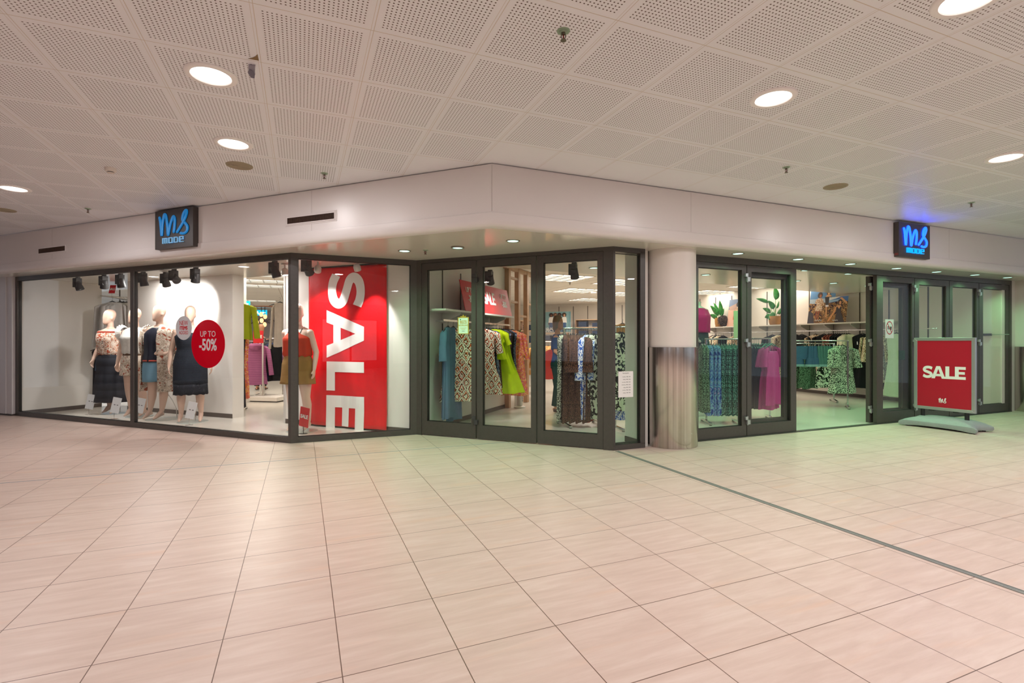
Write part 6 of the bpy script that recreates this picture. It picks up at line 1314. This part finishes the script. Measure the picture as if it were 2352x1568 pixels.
WLM = M('wall_lettering', '#7d6c68', .6); q = at(612, 738, 25.46); wl = text('AT HOME', .30, WLM, None, name='wall_lettering'); wl.location = (q.x, q.y, q.z); tag(wl, 'dark wall lettering AT HOME far behind the hanging bulbs', 'lettering')
q = at(577, 733, 25.44); mb = MB(); mb.tube([(q.x + .22 * math.sin(a) ** 3 * 1.1, q.y, q.z + .014 * (13 * math.cos(a) - 5 * math.cos(2 * a) - 2 * math.cos(3 * a))) for a in [2 * PI * k / 24 for k in range(25)]], .02, 6); o = obj('heart_outline', mb, WLM); tag(o, 'dark outlined heart on the far wall left of the hanging bulbs', 'lettering')
# shopper whose hair shows above the red card, and the woman by the brown dresses
def person(loc, rz, label, top, trousers, hair_c, arms, lg, turn=0, hair_long=False, sc=1.0, skin='#c98e6c'):
    t = thing('person', label, 'person', loc, rz); t.scale = (sc * .94,) * 3; sk_ = M('skin_' + skin[1:], skin, .5)
    fuse('body', body_mesh(arms, lg, turn=turn, w=.86), sk_, t)
    R = Matrix.Translation((0, 0, 1.66)) @ Matrix.Rotation(turn, 4, 'Z'); hm = M('hair_' + hair_c[1:], hair_c, .7)
    mb = MB(R); mb.loft([ring((0, c, z), rx, ry, 24) for z, rx, ry, c in ((-.06 if not hair_long else -.14, .070, .050, .055), (.0, .086, .075, .032), (.06, .090, .088, .022), (.12, .090, .098, .014), (.18, .076, .086, .010), (.225, .048, .058, .008), (.236, .012, .02, .008))]); obj('hair', mb, hm, t, smooth=True)
    for s in (-1, 1): mb = MB(R); mb.ball((s * .030, -.087, .075), .010, .008, .008); obj('eye', mb, M('eye_dark', '#241a16', .3), t, smooth=True)
    mb = MB(R); mb.ball((0, -.088, .012), .022, .008, .006); obj('mouth', mb, M('lips', '#9c4a44', .5), t, smooth=True)
    cloth('shirt', [(1.52, .085, .075, 0, .005), (1.50, .17, .09, 0, .005), (1.46, .19, .11, 0, 0), tring(1.36, .02, .86), (1.15, .17, .14, 0, 0), (.98, .20, .165, 0, .01)], top, t, fold=.006)
    for a in arms: mb = MB(); mb.tube([a[0], Vector(a[0]).lerp(Vector(a[1]), .8)], [.072, .062], 14, cap=False); obj('sleeve', mb, top, t, smooth=80)
    cloth('trousers', [tring(1.04, .01, .86), tring(.95, .014, .9), (.86, .20, .158, 0, .02)], trousers, t)
    for l in lg:
        hp, kn, an = Vector(l[0]), Vector(l[1]), Vector(l[2]); mb = MB(); mb.tube([hp, kn, an + Vector((0, .01, .02))], [.122, .085, .068], 18, cap=False); obj('trouser_leg', mb, trousers, t, smooth=80)
        an = Vector(l[2]); toe = Vector(l[3]); mb = MB(); mb.tube([an + Vector((0, .03, -.06)), an.lerp(toe, .5) + Vector((0, 0, -.03)), toe + Vector((0, -.02, .01))], [.042, .040, .028], 14, sy=.8); obj('shoe', mb, M('shoe_dark', '#4a3028', .6), t, smooth=True)
    return t
flat = [((-.085, .01, .90), (-.09, -.02, .50), (-.095, .03, .11), (-.10, -.13, .035), .86), ((.085, .01, .90), (.09, .0, .50), (.095, .05, .11), (.10, -.11, .035), .86)]
q = gp(1282, 947); PW_ = person((q.x, q.y, .006), math.radians(70), 'woman in navy top and dark green trousers carrying red clothes beside the brown dresses', fabric('navy_top', ['#27406f']), fabric('green_trousers', ['#12352f']), '#8b7561',
       [((-.165, 0, 1.445), (-.20, .0, 1.18), (-.17, -.20, 1.06), (.1, -1, -.1), (0, 0, -1), -1), ((.165, 0, 1.445), (.20, .05, 1.17), (.18, -.15, 1.03), (-.1, -1, -.1), (0, 0, -1), 1)], flat, math.radians(-10), sc=1.0)
ph = at(1270, 812, q.y - .05)
o = link('dress', G('dress', fabric('coral_red', ['#c33a30'], 'plain'), .40, .62, .50, None, .14, .02, seed=150)); o.location = (ph.x, ph.y, ph.z + .17); o.rotation_euler = (0, 0, .4); tag(o, 'red garment held low by the woman in the navy top', 'dress')
q = at(600, 784, 13.5); person((q.x, 13.5, .006), math.radians(180), 'shopper seen only by the brown hair above the red card', fabric('dark_top', ['#33343c']), BLACKC, '#8a5f41', [((-.165, 0, 1.445), (-.20, .0, 1.18), (-.17, -.20, 1.06), (.1, -1, -.1), (0, 0, -1), -1), ((.165, 0, 1.445), (.20, .05, 1.17), (.18, -.05, .95), (0, -.2, -1), (-1, 0, 0), 1)], flat, sc=.985)
# ------------------------------------------------------------------ back wall: shelves of folded jeans, poster, camel coats
JN = [fabric('navy_jeans', ['#1a2440', '#22315a'], 'denim'), fabric('black_jeans', ['#1b1a20', '#2c2b33'], 'denim'), fabric('plum_jeans', ['#3a2434', '#54344a'], 'denim'), fabric('grey_jeans', ['#4c4c5c', '#6a6a78'], 'denim')]
def fold_mesh(m_): 
    mb = MB(); mb.loft([[(x, y, z) for x, y in ((-.15, -.17), (.15, -.17), (.15, .17), (-.15, .17))] for z in (0, .006)] + [[(x, y, z) for x, y in ((-.158, -.18), (.158, -.18), (.158, .18), (-.158, .18))] for z in (.02, .045)] + [[(x, y, .052) for x, y in ((-.148, -.17), (.148, -.17), (.148, .17), (-.148, .17))]]); return mb.mesh('folded_jeans', m_)
FM = [fold_mesh(m_) for m_ in JN]
def jeans_shelf(P, U, px0, px1, rows, label, seed, cols, short):
    s0, s1 = xs(px0, P, U), xs(px1, P, U); t = thing('jeans_shelf', label, 'shelf', frame(P, U) @ Vector((s0, 0, .006)), math.atan2(U.y, U.x)); w = s1 - s0; ro = random.Random(seed); top = max(rows) + .30
    for i in range(int(w / 1.2) + 2):
        x = min(w, i * w / (int(w / 1.2) + 1)); mb = MB(); mb.box(x - .012, x + .012, .02, .38, 0, top); obj('side_panel', mb, MT_WOOD, t)
    for z in rows + [top]: mb = MB(); mb.box(0, w, .0, .40, z - .03, z); obj('board', mb, M('shelf_edge', '#d9b99a', .5), t)
    n = int(w / .40)
    for ri, z in enumerate(rows):
        for c in range(n):
            k_ = ro.choice(cols); m = ro.randint(3, 4)
            for j in range(m):
                o = link('folded_jeans', FM[k_]); p = frame(P, U) @ Vector((s0 + (c + .5) * w / n, .19, z + .008 + j * .053)); o.location = p; o.rotation_euler = (0, 0, math.atan2(U.y, U.x) + ro.uniform(-.03, .03))
                tag(o, '%s folded jeans, layer %s of stack %s, %s' % (('navy', 'black', 'plum', 'grey')[k_], ('one', 'two', 'three', 'four')[j], ORD[c] + (' upper' if ri else ' lower'), short), 'jeans', '%s folded jeans, %s' % (('navy', 'black', 'plum', 'grey')[k_], label[:40]))
BS = BW - N_D * .42
jeans_shelf(BS, U_D, 1322, 1385, [1.55, 1.86], 'upper jeans shelves on the back wall right of the poster', 3, [0, 0, 1], 'right of poster')
jeans_shelf(BS - N_D * .8, U_D, 1238, 1300, [1.32], 'jeans shelf on the back wall under the poster of four women', 5, [1, 2, 3], 'under the poster')
P4 = BS - N_D * .5; s0, z1_ = hit(1243, 716.5, P4, U_D); s1, _ = hit(1311, 716, P4, U_D); z0_2 = hit(1275, 762, P4, U_D)[1]
t = thing('photo_board', 'wide blue photo board of four women reading FIND YOUR PERFECT FIT', 'poster', frame(P4, U_D) @ Vector((s0, 0, z0_2)), ROT_D); w, h = s1 - s0, z1_ - z0_2
lay = [('7fa3a8', [(0, 0), (1, 0), (1, 1), (0, 1)]), ('6b9097', [(.93, 0), (1, 0), (1, 1), (.93, 1)])]
for cx_, hc, sk_, tp, tr_ in ((.34, '2a2020', '7a4a34', 'e8e0da', '53607f'), (.48, '6a4a38', 'c98f6c', '35322f', '4a4a50'), (.62, '241d1d', '7a4a34', 'e6dfd8', '3f5c7c'), (.78, '3a2c26', 'd29c78', 'e6e2dc', '33507a')):
    lay += [(hc, blob(cx_, .84, .075, .11)), (sk_, blob(cx_ + .01, .81, .030, .06)), (tp, [(cx_ - .09, .45), (cx_ - .07, .70), (cx_ - .03, .74), (cx_ + .05, .74), (cx_ + .08, .70), (cx_ + .09, .45)]), (tr_, [(cx_ - .065, .46), (cx_ + .065, .46), (cx_ + .07, 0), (cx_ - .07, 0)]), (sk_, [(cx_ - .095, .46), (cx_ - .065, .46), (cx_ - .065, .34), (cx_ - .085, .34)])]
photo(t, w, h, Matrix(), lay, None)
for s_, sz, zz, of in (('FIND YOUR', .13, .16, .0), ('PERFECT FIT', .17, .07, .006)): text(s_, sz, MT_PAPER, t, loc=(w * .31, -.02, h * zz), off=of, sx=.85)
yC = 12.6; ca, cb_ = at(1225, 793, yC), at(1276, 793, yC); zc_ = at(1250, 791, yC).z; rail_stand('clothes_rack', 'rack of camel blouses left of the woman with the red garment', (ca.x, ca.y, 0), (cb_.x, cb_.y, 0), zc_ + .06, group='racks deeper in the shop')
cm = G('blouse', TANC, .50, .80, .56, (.42, .18), .14, .014, seed=160)
for i, px in enumerate((1236, 1248, 1259, 1268)): p = at(px, 790, yC + .02 * i); hang('blouse', 'camel coloured blouse, %s from the left on the rack behind the third leaf' % ('first', 'second', 'third', 'fourth')[i], 'blouse', (p.x, p.y, zc_ + .06), .35 + .2 * i, cm, 'camel blouses on the deeper rack', tag_=(.0, -.3) if i == 2 else False)
yE = 11.2; p0_, p1_ = at(1412, 753, yE), at(1450, 753, yE); rail_stand('clothes_rack', 'rack with a camel coat deep behind the narrow side light', (p0_.x, p0_.y, 0), (p1_.x, p1_.y, 0), 1.66, group='racks deeper in the shop'); p = at(1430, 740, yE); hang('coat', 'camel coat deep in the shop above the leaf print dresses', 'coat', (p.x, p.y, 1.78), .2, G('coat', TANC, .50, 1.0, .5, (.5, .16), .14, .012, seed=161))
# clothes under the poster and a few things glimpsed through the wooden screen
jeans_shelf(Vector((-1.4, 15.6, 0)), U_D, 1190, 1235, [1.25, 1.62], 'jeans shelves glimpsed through the wooden screen', 8, [0, 3], 'behind wooden screen')
p = at(1172, 777, 9.75); t = thing('small_potted_plant', 'tiny potted succulent left of the wooden screen', 'plant', (at(1190, 768, 10.4).x, 10.4, at(1190, 778, 10.4).z), 0); mb = MB(); mb.lathe([(.035, 0), (.045, .09), (.038, .09), (.03, .08)], 20); obj('pot', mb, MT_WHITE, t, smooth=60); mb = MB()
for i in range(9): a = i * 2.4; leaf_mesh(mb, (0, 0, .085), (.06 * math.cos(a), .06 * math.sin(a), .15 + .02 * (i % 3)), .012)
obj('leaves', mb, LEAFM, t)
t = thing('plant_stand', 'white slim stand under the tiny succulent by the screen', 'stand', (at(1190, 768, 10.4).x, 10.4, .006), 0); mb = MB(); zz = at(1190, 778, 10.4).z - .006; mb.box(-.07, .07, -.07, .07, 0, zz - .02); obj('column', mb, MT_WALL, t); mb = MB(); mb.box(-.09, .09, -.09, .09, zz - .02, zz); obj('top', mb, MT_WALL, t)

# ------------------------------------------------------------------ the other side of the mall, seen only as reflections
mb = MB(); mb.box(-16, 16, -9.2, -9.0, 0, ZC); struct('wall_opposite', mb, m_white('opposite_wall', '#8d8286', .5))
mb = MB(); mb.box(-16.2, -16, -9, 8, 0, ZC); struct('wall_mall_left', mb, m_white('opposite_wall', '#8d8286', .5))
for i, (x0, x1, z0, z1, c_, e_) in enumerate(((-13.5, -9.5, .3, 2.3, '#dfe6f2', 1.0), (-8.8, -6.2, .1, 2.4, '#c9b6a8', .7), (-5.6, -3.4, .4, 2.2, '#e8ecf6', 1.3), (-2.9, -1.2, .1, 2.4, '#6a5a66', .3), (-.6, 1.8, .5, 2.3, '#f0e4da', 1.1), (2.4, 4.0, .1, 2.4, '#4a5264', .3), (4.6, 7.4, .4, 2.3, '#dfe6f2', 1.2), (8.2, 12.0, .2, 2.3, '#d8c6b8', .8))):
    mb = MB(); mb.box(x0, x1, -9.0, -8.96, z0, z1); o = struct('window_%d' % (4 + i), mb, M('lit_window_%d' % i, c_, .2, emit=e_ * .8))
    mb = MB(); [mb.box(x - .04, x + .04, -8.97, -8.92, z0 - .05, z1 + .05) for x in (x0, (x0 + x1) / 2, x1)]; obj('frame', mb, MT_FRAME, o)
